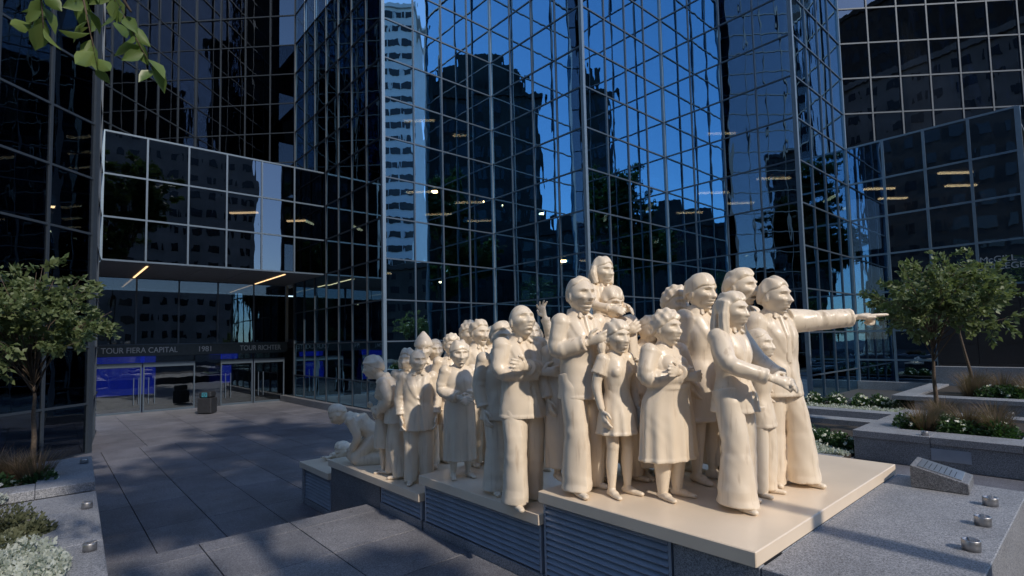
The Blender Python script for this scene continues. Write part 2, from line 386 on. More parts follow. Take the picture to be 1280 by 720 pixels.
# ---- right wing
rw = empty('right_wing', (0, 0, 0), 0, 'glass wing with a low box framed in metal coloured as sunlit and dark stone end beside two trees', 'building')
def rskip(i, j): return i >= 2 and j < 3
facade(rw, c3, C4, [0.0, 1.15] + ROWS[:6], 4, end_posts=(True, True), bar=0.085, trans=0.07, jitter=0.0015, skip=rskip, post=0.15, bmat='corner_metal', mat='right_glass')  # paler bar metal: sunlight on these frames is put into the colour
Rq = (c3[0]+0.7071*7*MOD*0.92, c3[1]-0.7071*7*MOD*0.92)
facade(rw, c3, Rq, ROWS[5:], 7, end_posts=(False, True), bar=0.06, trans=0.06, bmat='shaded_metal', mat='wing_glass')
upper(rw, [c3, Rq], HI+0.03, 46, mat='wing_glass')
box('roof', 'soffit', c3[0]+0.1, c3[0]+7, C4[1]+0.05, c3[1]-0.06, ROWS[5]-0.10, ROWS[5]-0.04, rw)
# dark stone cladding slabs with the sign
ys = np.linspace(c3[1]-2*MOD, C4[1]-3.2, 6)
zst = [0.35, 1.05, 1.75, 2.45, 3.15, ROWS[1]-0.05]
for a, b in zip(ys[:-1], ys[1:]):
    for z0, z1 in zip(zst[:-1], zst[1:]):
        box('stone_slab', 'black_stone', c3[0]-0.10, c3[0]-0.05, b+0.006, a-0.006, z0+0.006, z1-0.006, rw)
box('stone_backing', 'black_stone', c3[0]-0.048, c3[0]+0.2, C4[1]-3.2, c3[1]-2*MOD-0.05, 0.0, ROWS[1]-0.06, rw)
gy = np.linspace(c3[1]-2*MOD+0.1, C4[1]-3.2, 5)
for a, b in zip(gy[:-1], gy[1:]):
    box('granite_base', 'granite', c3[0]-0.5, c3[0]-0.12, b+0.004, a-0.004, 0.0, 0.95, rw, bevel=0.008)
def sign_at(px, py, X):               # point of a wall X = const that shows at a photo pixel
    r = ray(px, py); wx, wy = to_world(r[0], r[1]); t = X/wx; return (X, wy*t, CAMZ+r[2]*t)
for body, px, py in (('McGILL', 1247, 324), ('COLLEGE', 1250, 333)):
    q = sign_at(px, py, c3[0]-0.13)
    text('lettering', body, 0.30, 'lettering', q, (rad(90), 0, rad(-90)), rw, 0.015)
# pale low sill and blinds low on the right wing
box('sill', 'granite', c3[0]-0.25, c3[0]-0.06, c3[1]-2*MOD, c3[1]-0.02, -0.02, 0.30, rw)
for i in range(2):
    yb = c3[1]-(i+0.5)*MOD
    box('blind', 'blind', c3[0]+0.18, c3[0]+0.22, yb-0.58, yb+0.58, 0.05, 1.12 if i else 1.15, rw)

# ---- interiors: slabs, dark cores and ceiling lamps
T_POLY = [(9.45, 17.65), (14.69, 17.65), (14.69, 12.41), (19.93, 12.41), (19.93, 7.17), (24.75, 7.17), (30, 12), (30, 32), (9.45, 32)]
def inside(p, poly):
    x, y = p; r = False
    for (x0, y0), (x1, y1) in zip(poly, poly[1:]+poly[:1]):
        if (y0 > y) != (y1 > y) and x < (x1-x0)*(y-y0)/(y1-y0)+x0: r = not r
    return r
CEIL = [2.15, 5.19, 8.23, 11.27, 14.31, 17.3]
for z in CEIL: MB().prism(T_POLY, z, z+0.42).build('floor_slab', 'interior', tower)
core = [(13.5, 24.5), (18.6, 19.4), (23.8, 14.2), (30, 10), (30, 32), (13.5, 32)]
MB().prism(core, PLAZA, 46).build('core_wall', 'core', tower)
R_POLY = [(25.1, 1.9), (25.1, 6.8), (31.5, 6.8), (31.5, 1.9)]
for z in (5.19, 8.23): MB().prism([(25.1, 1.75), (31.5, 1.75), (31.5, 6.8), (25.1, 6.8)], z, z+0.42).build('floor_slab', 'interior', rw)
box('core_wall', 'core', 29, 29.4, 1.75, 6.8, 0, ROWS[5]-0.2, rw)
box('core_wall', 'interior', 25.1, 29, 1.2, 1.5, 0, ROWS[5]-0.2, rw)
MB().prism([(25.1, 6.9), (30, 2.0), (36, 8), (31, 13)], ROWS[5]+0.02, ROWS[5]+0.12).build('floor_slab', 'interior', rw)
MB().prism([(27.6, 9.4), (35.5, 1.5), (38, 4), (31, 13)], ROWS[5]+0.15, 40).build('core_wall', 'core', rw)
L_POLY = [(LX0+0.1, LY+0.15), (9.1, LY+0.15), (9.1, 27.6), (LX0+0.1, 27.6)]
box('floor_slab', 'interior', LX0+0.1, 9.1, LY+0.15, 27.8, ROWS[2]+0.0, ROWS[2]+0.08, lw_)
box('floor_slab', 'interior', LX0+0.1, 9.1, LY+0.15, 27.8, 8.23, 8.60, lw_)
box('core_wall', 'core', LX0+0.1, 9.1, 27.8, 28.1, ROWS[2], ROWS[5]-0.1, lw_)
for z in (5.19, 8.23, 11.27, 14.3):
    MB().prism([(NS[0]-0.1, NS[1]+0.15), (NE[0]-0.15, NE[1]), (LX0-0.1, LY), (-8, LY), (-8, NS[1])], z, z+0.4).build('floor_slab', 'interior', lw_)
MB().prism([(NS[0]-0.9, NS[1]+1.2), (NE[0]-1.3, NE[1]+0.2), (LX0-1.2, LY-0.1), (-8, LY-0.1), (-8, NS[1]+1)], PLAZA, 40).build('core_wall', 'interior', lw_)
MB().prism([(Fq[0]-0.2, Fq[1]+0.3), (Q[0]-0.1, Q[1]+0.3), (Q[0], 36), (Fq[0]-6, 36), (Dq[0]-6, Dq[1]+1), (Dq[0]-0.3, Dq[1]+0.3)], ROWS[5], ROWS[5]+0.1).build('floor_slab', 'interior', lw_)
MB().prism([(Fq[0]+1.6, Fq[1]+2.5), (Q[0], Q[1]+2.5), (Q[0], 37), (Fq[0]-6, 37), (Dq[0]-6, Dq[1]+1), (Dq[0]-2, Dq[1]+2)], ROWS[5]+0.12, 40).build('core_wall', 'core', lw_)
tube = MB().box(-0.62, 0.62, -0.07, 0.07, -0.03, 0.03).mesh('lamp_tube')
def lamp(px, py, z, poly, root, ang=0.0):
    X, Y = on_z(px, py, z-0.045)
    if not inside((X, Y), poly): return
    o = link('ceiling_lamp', tube, root); o.location = (X, Y, z-0.045); o.rotation_euler = (0, 0, ang)
A1 = rad(-42)
for px, py in ((524, 151), (584, 169), (635, 186), (685, 165), (785, 162), (865, 149), (902, 167), (690, 100)): lamp(px, py, 11.27, T_POLY, tower, A1)
for px, py in ((527, 240), (548, 268), (587, 253), (600, 276), (637, 263), (688, 247), (790, 245), (862, 266), (892, 241), (925, 254), (967, 223), (420, 280), (388, 262)): lamp(px, py, 8.23, T_POLY, tower, A1)
for px, py in ((568, 332), (672, 343), (687, 340), (640, 353), (722, 326), (470, 342)): lamp(px, py, 5.19, T_POLY, tower, A1)
for px, py in ((1194, 216), (1201, 232), (1099, 236), (1116, 248)): lamp(px, py, 8.23, R_POLY, rw, A1)
for px, py in ((305, 266), (306, 285), (375, 276), (352, 288)): lamp(px, py, 8.23, L_POLY, lw_, A1)
NLP = [(NS[0]-0.1, NS[1]+0.15), (NE[0]-0.15, NE[1]), (LX0-0.1, LY), (-8, LY), (-8, NS[1])]
for px, py, z in ((22, 151, 8.23), (84, 207, 8.23), (86, 222, 8.23), (88, 285, 5.19), (90, 297, 5.19), (88, 304, 5.19)): lamp(px, py, z, NLP, lw_, A1)

# ---- entrance below the low box
ent = empty('entrance_front', (0, 0, 0), 0, 'recessed glass entrance doors under a lettered band', 'entrance')
EY = 27.75; EX0, EX1 = LX0, 9.2
facade(ent, (EX0, EY), (EX1, EY), [2.42, ROWS[2]-0.06], 5, mat='wing_glass', bar=0.06, trans=0.05)
box('sign_band', 'sign_band', EX0, EX1, EY-0.12, EY+0.06, 1.92, 2.40, ent)
def wall_y(px, py, Y):
    r = ray(px, py); wx, wy = to_world(r[0], r[1]); t = Y/wy; return (wx*t, Y, CAMZ+r[2]*t)
for body, pxa, pxb, py in (('TOUR FIERA CAPITAL', 126, 222, 437), ('1981', 249, 264, 435), ('TOUR RICHTER', 300, 351, 433)):
    a = wall_y(pxa, py, EY-0.14); b = wall_y(pxb, py, EY-0.14)
    text('lettering', body, 0.34, 'lettering', ((a[0]+b[0])/2, EY-0.14, 2.16), (rad(90), 0, 0), ent, 0.012, width=b[0]-a[0])
def door(x0, x1):
    d = empty('door', (0, 0, 0)); d.parent = ent
    xm = (x0+x1)/2
    link('door_glass', MB().box(x0+0.05, x1-0.05, EY-0.01, EY+0.005, PLAZA+0.06, 1.42).mesh('door_glass'), d)
    link('transom_glass', MB().box(x0+0.05, x1-0.05, EY-0.01, EY+0.005, 1.66, 1.90).mesh('door_glass'), d)
    fr = MB()
    for x in (x0, x1-0.05): fr.box(x, x+0.05, EY-0.05, EY+0.05, PLAZA, 1.44)
    fr.box(x0, x1, EY-0.052, EY+0.052, 1.442, 1.64); fr.box(x0+0.052, x1-0.052, EY-0.048, EY+0.048, PLAZA, PLAZA+0.08)
    fr.build('door_frame', 'mullion', d)
    return d
dx = [on_z(114, 520, PLAZA)[0], 3.2, 5.15, 6.25, 7.55, 9.1]
for a, b in ((dx[0], 3.15), (3.2, 5.15), (6.2, 7.6), (7.65, 9.08)):
    d = door(a, b)
    for xx in ((b-0.28, b-0.10) if a < 3 else (a+0.2, a+0.42)):
        MB().box(xx-0.013, xx+0.013, EY-0.10, EY-0.074, PLAZA+0.35, 1.0).build('pull_handle', 'box_metal', d)
MB().box(5.15, 6.2, EY-0.03, EY+0.02, PLAZA, 1.9).build('centre_panel', 'wing_glass', ent)
for x0, x1, z0, z1, c in ((1.5, 4.0, 0.1, 1.35, 1), (1.5, 4.0, 1.55, 1.88, 1), (6.3, 7.3, 0.4, 1.3, 1), (6.3, 7.6, 1.62, 1.88, 1)):
    box('lobby_screen', 'screen_blue', x0, x1, 30.4, 30.5, z0, z1, ent)
box('lobby_wall', 'interior', LX0, 14, 30.6, 30.8, PLAZA, 5, ent); box('lobby_ceiling', 'interior', LX0, 9.2, 27.82, 30.6, 2.5, 2.6, ent)
box('lobby_floor', 'dark_metal', LX0, 9.2, 27.80, 30.6, PLAZA-0.02, PLAZA+0.01, ent)
# bin beside the centre panel
bx, by = on_z(259, 517, PLAZA)
bn = empty('litter_bin', (bx, by, PLAZA), rad(-40), 'black litter bin with a blue ring emblem between the entrance doors', 'bin')
box('bin_body', 'dark_metal', -0.28, 0.28, -0.25, 0.25, 0.03, 0.66, bn, 0.03)
box('bin_hood', 'dark_metal', -0.25, 0.25, -0.22, 0.22, 0.67, 0.92, bn, 0.05)
lo = box('emblem_panel', 'cyan_mark', -0.11, 0.11, -0.232, -0.224, 0.70, 0.88, bn)
rg = MB(); n = 20
for k in range(n):
    a0, a1 = 2*math.pi*k/n, 2*math.pi*(k+1)/n
    rg.add([(0.042*math.cos(a0), -0.236, 0.79+0.05*math.sin(a0)), (0.042*math.cos(a1), -0.236, 0.79+0.05*math.sin(a1)), (0.065*math.cos(a1), -0.236, 0.79+0.065*math.sin(a1)), (0.065*math.cos(a0), -0.236, 0.79+0.065*math.sin(a0))], [(0, 1, 2, 3)])
rg.build('ring_emblem', 'dark_metal', bn)
# kerb ledge at the foot of the tower's left face
tag(MB().box(8.85, 9.12, 17.3, 27.6, PLAZA, PLAZA+0.28).build('kerb', 'granite_dark'), kind='structure')

# ================================================================== BUILDINGS ACROSS THE STREET (seen mirrored in the glass)
plain('stone_old', (0.055, 0.05, 0.047), 0.9, noise=0.3, scale=0.4)
plain('stone_pale', (0.40, 0.37, 0.34), 0.85, noise=0.2, scale=0.3)
plain('concrete', (0.30, 0.28, 0.27), 0.9, noise=0.25, scale=0.3)
plain('white_tower', (0.62, 0.66, 0.72), 0.5, noise=0.08, scale=0.3)
plain('window_dark', (0.02, 0.025, 0.03), 0.15)
def street_building(lat, dep, w, d, h, mat, nx, nz, label, rz=None, crown=False, z0=-1.0, wsize=(0.5, 0.55)):
    X, Y = to_world(lat, dep)
    yaw = (math.atan2(Y, X) + math.pi/2) if rz is None else rz      # local -Y side turned to the plaza
    yaw = math.atan2(-Y, -X) + math.pi/2 if rz is None else rz
    r = empty('street_building', (X, Y, z0), yaw, label, 'building')
    box('wall', mat, -w/2, w/2, 0, d, 0, h, r)
    cw, ch = w/nx, (h-4)/nz
    wm = MB().box(-cw*wsize[0]/2, cw*wsize[0]/2, -0.06, 0.02, -ch*wsize[1]/2, ch*wsize[1]/2).mesh('window_dark')
    for i in range(nx):
        for j in range(nz):
            o = link('window', wm, r); o.location = (-w/2+(i+0.5)*cw, -0.05, 4+(j+0.5)*ch)
    box('cornice', mat, -w/2-0.5, w/2+0.5, -0.5, d+0.5, h+0.003, h+0.9, r)
    return r
e1 = street_building(5, -68, 29, 18, 57, 'stone_old', 7, 11, 'tall old stone building with a stepped ornate roofline across the street')
for x0, x1, z0, z1 in ((-10.5, 10.5, 57.9, 61), (-8.5, 8.5, 61, 64.5), (-5, 6, 64.5, 67.5), (-9.6, -7.4, 61, 63.5), (6.8, 9.4, 61, 63.7)):
    box('roof_tier', 'stone_old', x0, x1, 1.0, 15, z0+0.004, z1, e1)
for x in (-11, -6, -1.5, 3, 8, 11):
    box('pinnacle', 'stone_old', x-0.6, x+0.6, -0.2, 1.2, 57.92, 60.5+random.uniform(0, 2), e1)
e2 = street_building(-16, -55, 28, 16, 24, 'stone_old', 7, 6, 'low dark stone building with a pitched crown across the street')
box('roof_tier', 'stone_old', -7, 9, 2, 14, 24.92, 28, e2); box('roof_tier', 'stone_old', -2, 4, 3, 12, 28.01, 30, e2)
e3 = street_building(82, -12, 10, 18, 75, 'white_tower', 4, 24, 'slender white tower standing beyond the street trees', wsize=(0.84, 0.45))
e4 = street_building(46, -38, 38, 14, 40, 'concrete', 14, 12, 'grey concrete block with rows of square windows across the street', wsize=(0.45, 0.4))
e5 = street_building(20, -49, 13, 14, 62, 'stone_old', 7, 19, 'tall dark stone building with dark windows across the street', wsize=(0.45, 0.5))
e8 = street_building(67, -67, 44, 16, 70, 'stone_old', 16, 18, 'very tall dark office slab behind the grey concrete block', wsize=(0.5, 0.5))
e7 = street_building(72, -3, 60, 12, 17, 'stone_old', 18, 5, 'low dark terrace of offices in front of the white tower', wsize=(0.5, 0.5))
e6 = street_building(-46, -30, 44, 16, 70, 'stone_old', 15, 19, 'long dark stone block with many windows along the street', wsize=(0.5, 0.5))

# ================================================================== PLINTH
pl = empty('stepped_plinth', (0, 0, 0), 0, 'stepped cream topped plinth with louvred granite sides under the statues', 'plinth')
XF = 3.36
TIERS = [(0.85, 1.55, 3.50, 6.60), (0.64, 3.502, 5.54, 6.45), (0.42, 5.542, 8.22, 6.1), (0.20, 8.222, 9.46, 5.6)]
def slab_edge(name, x0, x1, y0, y1, z0, z1):
    return box(name, 'cream_slab', x0, x1, y0, y1, z0, z1, pl, bevel=0.006)
for z, y0, y1, x1 in TIERS: slab_edge('tier_slab', XF, x1, y0, y1, z-0.10, z)
def louvre(y0, y1, z0, z1, zb):
    lv = empty('louvre_panel', (0, 0, 0)); lv.parent = pl
    for ya in (y0, y1-0.025): box('frame_bar', 'louvre', XF+0.055, XF+0.10, ya, ya+0.025, z0, z1, lv)
    n = max(3, int((z1-z0)/0.052)); L = y1-y0-0.052
    sm = MB().add([(0, -L/2, 0), (0.012, -L/2, -0.012), (0.055, -L/2, 0.030), (0.045, -L/2, 0.040), (0, L/2, 0), (0.012, L/2, -0.012), (0.055, L/2, 0.030), (0.045, L/2, 0.040)],
                  [(0, 1, 2, 3), (7, 6, 5, 4), (0, 4, 5, 1), (1, 5, 6, 2), (2, 6, 7, 3), (3, 7, 4, 0)]).mesh('louvre')
    for k in range(n):
        o = link('slat', sm, lv); o.location = (XF+0.045, (y0+y1)/2, z0+0.014+(k+0.15)*(z1-z0)/n)
# granite and backing blocks
def gb(name, mat, *a): return box(name, mat, *a, pl, 0.006)
for z, y0, y1, x1 in TIERS:
    zb = PLAZA if y1 > 7 else -0.02
    box('backing', 'dark_metal', XF+0.10, x1-0.06, y0+0.01, y1-0.01, zb, z-0.102, pl)
gb('granite_block', 'granite', XF+0.05, 6.66, 0.58, 1.545, -0.02, 0.745)
gb('granite_block', 'granite', XF+0.05, XF+0.12, 1.549, 2.17, -0.02, 0.745)
gb('granite_block', 'granite', XF+0.4, 6.58, 1.549, 1.62, -0.02, 0.742)
louvre(2.19, 3.49, 0.10, 0.745, 0); gb('granite_foot', 'granite', XF+0.045, XF+0.13, 2.18, 3.495, -0.02, 0.095)
louvre(3.53, 5.49, 0.10, 0.535, 0); gb('granite_foot', 'granite', XF+0.045, XF+0.13, 3.51, 5.52, -0.02, 0.095)
louvre(5.57, 6.58, 0.10, 0.315, 0); gb('granite_foot', 'granite', XF+0.045, XF+0.13, 5.56, 6.60, -0.02, 0.095)
gb('granite_block', 'granite_dark', XF+0.045, XF+0.13, 6.605, 8.21, PLAZA, 0.315)
louvre(8.25, 9.33, PLAZA+0.10, 0.095, 0); gb('granite_foot', 'granite', XF+0.045, XF+0.13, 8.24, 9.34, PLAZA, PLAZA+0.095)
gb('granite_block', 'granite', XF+0.04, XF+0.14, 9.345, 9.44, PLAZA, 0.097)

# slanted plaque block
pb = empty('plaque_block', (6.40, 1.14, 0.745), rad(4), 'slanted granite block with a metal plaque on the pedestal top', 'plaque')
v = [(-0.23, -0.21, 0.003), (0.23, -0.21, 0.003), (0.23, 0.21, 0.003), (-0.23, 0.21, 0.003), (-0.23, -0.21, 0.095), (0.23, -0.21, 0.095), (0.23, 0.21, 0.21), (-0.23, 0.21, 0.21)]
MB().add(v, [(3, 2, 1, 0), (4, 5, 6, 7), (0, 1, 5, 4), (1, 2, 6, 5), (2, 3, 7, 6), (3, 0, 4, 7)]).build('stone_block', 'granite_dark', pb, bevel=0.006)
pq = box('plaque_plate', 'plaque', -0.19, 0.19, -0.165, 0.165, 0, 0.008, pb, 0.002); pq.location = (0, 0, 0.1535); pq.rotation_euler = (math.atan2(0.115, 0.42), 0, 0)
for i in range(7):
    b_ = box('text_line', 'dark_metal', -0.16, 0.16-0.1*random.random(), -0.003, 0.003, 0.0081, 0.0088, pq); b_.location = (0, 0.12-i*0.038, 0)

# small round spotlights
def spot_mesh():
    mb = MB(); n = 18
    prof = [(0.0, 0.0), (0.052, 0.0), (0.052, 0.064), (0.049, 0.068), (0.043, 0.068), (0.041, 0.060), (0.0, 0.058)]
    v = [(r*math.cos(2*math.pi*k/n), r*math.sin(2*math.pi*k/n), z) for r, z in prof for k in range(n)]
    f = [(a*n+k, a*n+(k+1) % n, (a+1)*n+(k+1) % n, (a+1)*n+k) for a in range(len(prof)-1) for k in range(n)]
    mb.add(v, f); return mb.mesh('steel', True)
SPOT = spot_mesh(); CAP = MB().box(-0.044, 0.044, -0.010, 0.010, 0.0602, 0.072).mesh('steel')
def spot(X, Y, Z, label, group):
    r = empty('spotlight', (X, Y, Z), random.uniform(-0.4, 0.4), label, 'spotlight', group)
    link('housing', SPOT, r); link('glare_fin', CAP, r)
for X, Y in ((4.66, 0.70), (5.31, 0.72), (5.95, 0.75)): spot(X, Y, 0.747, 'small round steel spotlight on the granite pedestal edge', 'spotlights on the pedestal')

# ================================================================== STATUE FIGURES
class FB(MB):
    def ring_loft(s, rings, n=26, fold=None):
        """rings: (centre, radius vector a, radius vector b)"""
        th = np.linspace(0, 2*math.pi, n, endpoint=False); V = []
        for k, (c, a, b) in enumerate(rings):
            m = np.ones(n) if fold is None else 1+fold(th, k/(len(rings)-1))
            V.append(np.array(c)+np.outer(np.cos(th)*m, a)+np.outer(np.sin(th)*m, b))
        V = np.concatenate(V); K = len(rings)
        f = [(a*n+k, a*n+(k+1) % n, (a+1)*n+(k+1) % n, (a+1)*n+k) for a in range(K-1) for k in range(n)]
        i0 = len(V); V = np.vstack([V, rings[0][0], rings[-1][0]])
        f += [(i0, (k+1) % n, k) for k in range(n)] + [(i0+1, (K-1)*n+k, (K-1)*n+(k+1) % n) for k in range(n)]
        return s.add(V, f)
    def ell(s, c, r, R=None, n=14):
        V = []; 
        for i in range(n+1):
            ph = math.pi*i/n-math.pi/2
            for k in range(2*n):
                t = math.pi*k/n; V.append((math.cos(ph)*math.cos(t), math.cos(ph)*math.sin(t), math.sin(ph)))
        V = np.array(V)*np.array(r)
        if R is not None: V = V@np.array(R).T
        V = V+np.array(c); m = 2*n
        return s.add(V, [(i*m+k, i*m+(k+1) % m, (i+1)*m+(k+1) % m, (i+1)*m+k) for i in range(n) for k in range(m)])
    def cap(s, p0, p1, r0, r1, flat=1.0, side=None, n=16):
        p0 = np.array(p0, float); p1 = np.array(p1, float); d = p1-p0; L = np.linalg.norm(d)+1e-9; d = d/L
        u = np.array(side, float) if side is not None else (np.array([0, 1.0, 0]) if abs(d[1]) < 0.9 else np.array([1.0, 0, 0]))
        u = u-d*(u@d); u /= np.linalg.norm(u); w = np.cross(d, u); rings = []
        for a in np.linspace(-80, 0, 5): rings.append((p0+d*r0*math.sin(rad(a)), u*r0*math.cos(rad(a)), w*r0*flat*math.cos(rad(a))))
        for a in np.linspace(0, 80, 5): rings.append((p1+d*r1*math.sin(rad(a)), u*r1*math.cos(rad(a)), w*r1*flat*math.cos(rad(a))))
        return s.ring_loft(rings, n)
    def chain(s, pts, rs, **k):
        for a, b, ra, rb in zip(pts[:-1], pts[1:], rs[:-1], rs[1:]): s.cap(a, b, ra, rb, **k)
        return s
    def scale(s, H): s.v = [v*H for v in s.v]; return s

def sweep(fb, pts, rads, front, n=30, fold=None, bend=0.28, caps=True):
    """a tube along a jointed limb: rounded joints, radius by joint, folds by (angle, share of length)"""
    pts = [np.array(p, float) for p in pts]; P, Rr, T = [], [], []
    for i in range(len(pts)-1):
        a, b = pts[i], pts[i+1]; s0 = bend if i > 0 else 0.0; s1 = 1-bend if i < len(pts)-2 else 1.0
        for t in np.linspace(s0, s1, 7): P.append(a+(b-a)*t); Rr.append(np.array(rads[i])+(np.array(rads[i+1])-np.array(rads[i]))*t)
        if i < len(pts)-2:
            c = pts[i+2]; q0 = a+(b-a)*(1-bend); q2 = b+(c-b)*bend
            for t in (0.25, 0.5, 0.75):
                P.append((1-t)**2*q0+2*t*(1-t)*b+t*t*q2)
                Rr.append(np.array(rads[i+1], float)*(1.0))
    P = np.array(P); K = len(P); L = np.concatenate([[0], np.cumsum(np.linalg.norm(np.diff(P, axis=0), axis=1))]); L /= L[-1]
    rings = []; u = np.array(front, float)
    for k in range(K):
        d = P[min(k+1, K-1)]-P[max(k-1, 0)]; d /= np.linalg.norm(d)
        u = u-d*(u@d); u /= np.linalg.norm(u); v = np.cross(d, u); r = np.atleast_1d(Rr[k]); ra, rb = (r[0], r[-1])
        rings.append((P[k], u*ra, v*rb))
    return fb.ring_loft(rings, n, (lambda th, s: fold(th, L[min(K-1, int(round(s*(K-1))))])) if fold else None)
def catmull(keys, n):
    keys = np.array(keys, float); K = len(keys); out = []
    for x in np.linspace(0, K-1, n):
        i = min(int(x), K-2); t = x-i; p0, p1, p2, p3 = keys[max(i-1, 0)], keys[i], keys[i+1], keys[min(i+2, K-1)]
        out.append(0.5*((2*p1)+(-p0+p2)*t+(2*p0-5*p1+4*p2-p3)*t*t+(-p0+3*p1-3*p2+p3)*t**3))
    return out

_ico = bmesh.new(); bmesh.ops.create_icosphere(_ico, subdivisions=6, radius=1.0)
ICO_V = np.array([v.co[:] for v in _ico.verts]); ICO_F = [tuple(v.index for v in f.verts) for f in _ico.faces]; _ico.free()
SKULL = np.array([0.425, 0.355, 0.5])
def sstep(a, b, x): t = np.clip((x-a)/(b-a), 0, 1); return t*t*(3-2*t)
def head_surface(sp):
    d = ICO_V; P = d*SKULL
    x, y, z = P[:, 0].copy(), P[:, 1].copy(), P[:, 2].copy()
    jaw = sstep(0.05, -0.5, z); y *= 1-(0.30-0.10*sp.get('jaw', 0))*jaw; x = np.where(x > 0, x*(1+0.10*jaw), x*(1-0.35*jaw))
    fr = sstep(0.05, 0.55, d[:, 0])
    G = lambda cy, cz, sy, sz: np.exp(-((np.abs(y)-cy)/sy)**2-((z-cz)/sz)**2)
    nose = sp.get('nose', 1.0)*0.82; op = sp.get('mouth', 0.0)
    x += fr*(0.050*G(0.13, 0.145, 0.12, 0.040) - 0.125*G(0.135, 0.055, 0.080, 0.052) + 0.062*G(0.135, 0.045, 0.045, 0.030) + 0.05*G(0.21, -0.08, 0.08, 0.065)
             - 0.055*G(0.20, -0.22, 0.06, 0.09) + 0.055*G(0, -0.215, 0.11, 0.026) + 0.065*G(0, -0.295-0.05*op, 0.09, 0.030)
             - (0.065+0.16*op)*G(0, -0.253-0.02*op, 0.10, 0.018+0.032*op) - 0.04*G(0, -0.36, 0.12, 0.035) + 0.085*sp.get('chin', 1)*G(0, -0.44, 0.11, 0.06))
    rampn = np.clip((0.13-z)/0.26, 0, 1)*sstep(-0.185, -0.130, z)
    x += fr*nose*(0.125*rampn*np.exp(-(y/0.056)**2) + 0.055*np.exp(-((np.abs(y)-0.062)/0.034)**2-((z+0.118)/0.04)**2))
    return np.stack([x, y, z], 1)
def rot(yaw, pitch=0.0, roll=0.0):
    return np.array(Euler((roll, -pitch, yaw)).to_matrix())
HAIRLINE = {'short': (.03, .72), 'crop': (.04, .74), 'recede': (.13, .80), 'fringe': (-.02, .42), 'bob': (.02, .62), 'long': (.02, .66), 'curly': (.0, .62), 'pony': (.0, .50), 'band': (.02, .66)}

def add_hand(fb, wr, d, up, curl, side, k=1.0, point=False, spread=0.0):
    wr = np.array(wr, float); d = np.array(d, float); d /= np.linalg.norm(d); up = np.array(up, float)
    up = up-d*(up@d); up /= np.linalg.norm(up); s_ = np.cross(up, d)*side
    fb.cap(wr+d*0.006*k, wr+d*0.050*k, 0.0160*k, 0.0215*k, flat=0.55, side=s_)
    for i, (o, L) in enumerate(((-0.0175, 0.042), (-0.0058, 0.047), (0.0058, 0.045), (0.0175, 0.036))):
        b = wr+d*0.056*k+s_*o*k
        c = curl if not (point and i == 0) else 0.02
        if point and i: c = 1.5
        dd = d+s_*o*(6+spread*40)*0.9; dd /= np.linalg.norm(dd)
        p = b; ang = c*0.5; pts = [b]
        for seg in (0.45, 0.32, 0.23):
            v = dd*math.cos(ang)-up*math.sin(ang); p = p+v*L*seg*k*(1.25 if point and i == 0 else 1); pts.append(p); ang += c*0.75
        fb.chain(pts, [0.0068*k, 0.0064*k, 0.0058*k, 0.005*k], n=10)
    t0 = wr+d*0.018*k-s_*0.017*k; t1 = t0+(d*0.6-s_*0.8)*0.020*k-up*0.004*k; t2 = t1+(d*0.95-s_*0.25-up*0.5*min(1, curl))*0.024*k
    fb.chain([t0, t1, t2], [0.0088*k, 0.0078*k, 0.006*k], n=10)

ARM = {'down': ((-0.016, 0.136, 0.640), (0.026, 0.132, 0.505)),
       'belly': ((-0.012, 0.140, 0.648), (0.112, 0.045, 0.605)),
       'chest': ((-0.01, 0.142, 0.655), (0.108, 0.045, 0.690)),
       'cross_a': ((0.022, 0.138, 0.660), (0.128, -0.045, 0.685)),
       'cross_b': ((0.018, 0.140, 0.655), (0.112, -0.040, 0.655)),
       'fold': ((0.01, 0.150, 0.65), (0.112, -0.01, 0.655)),
       'front': ((0.065, 0.130, 0.655), (0.190, 0.085, 0.625)),
       'wave': ((0.045, 0.150, 0.880), (0.050, 0.105, 1.030)),
       'back': ((-0.055, 0.135, 0.650), (-0.070, 0.060, 0.545)),
       'pray': ((0.02, 0.135, 0.665), (0.125, 0.02, 0.745)),
       'reach': ((0.10, 0.14, 0.74), (0.21, 0.10, 0.76))}
QUEUE = []          # raw part meshes waiting for the surfacing pass
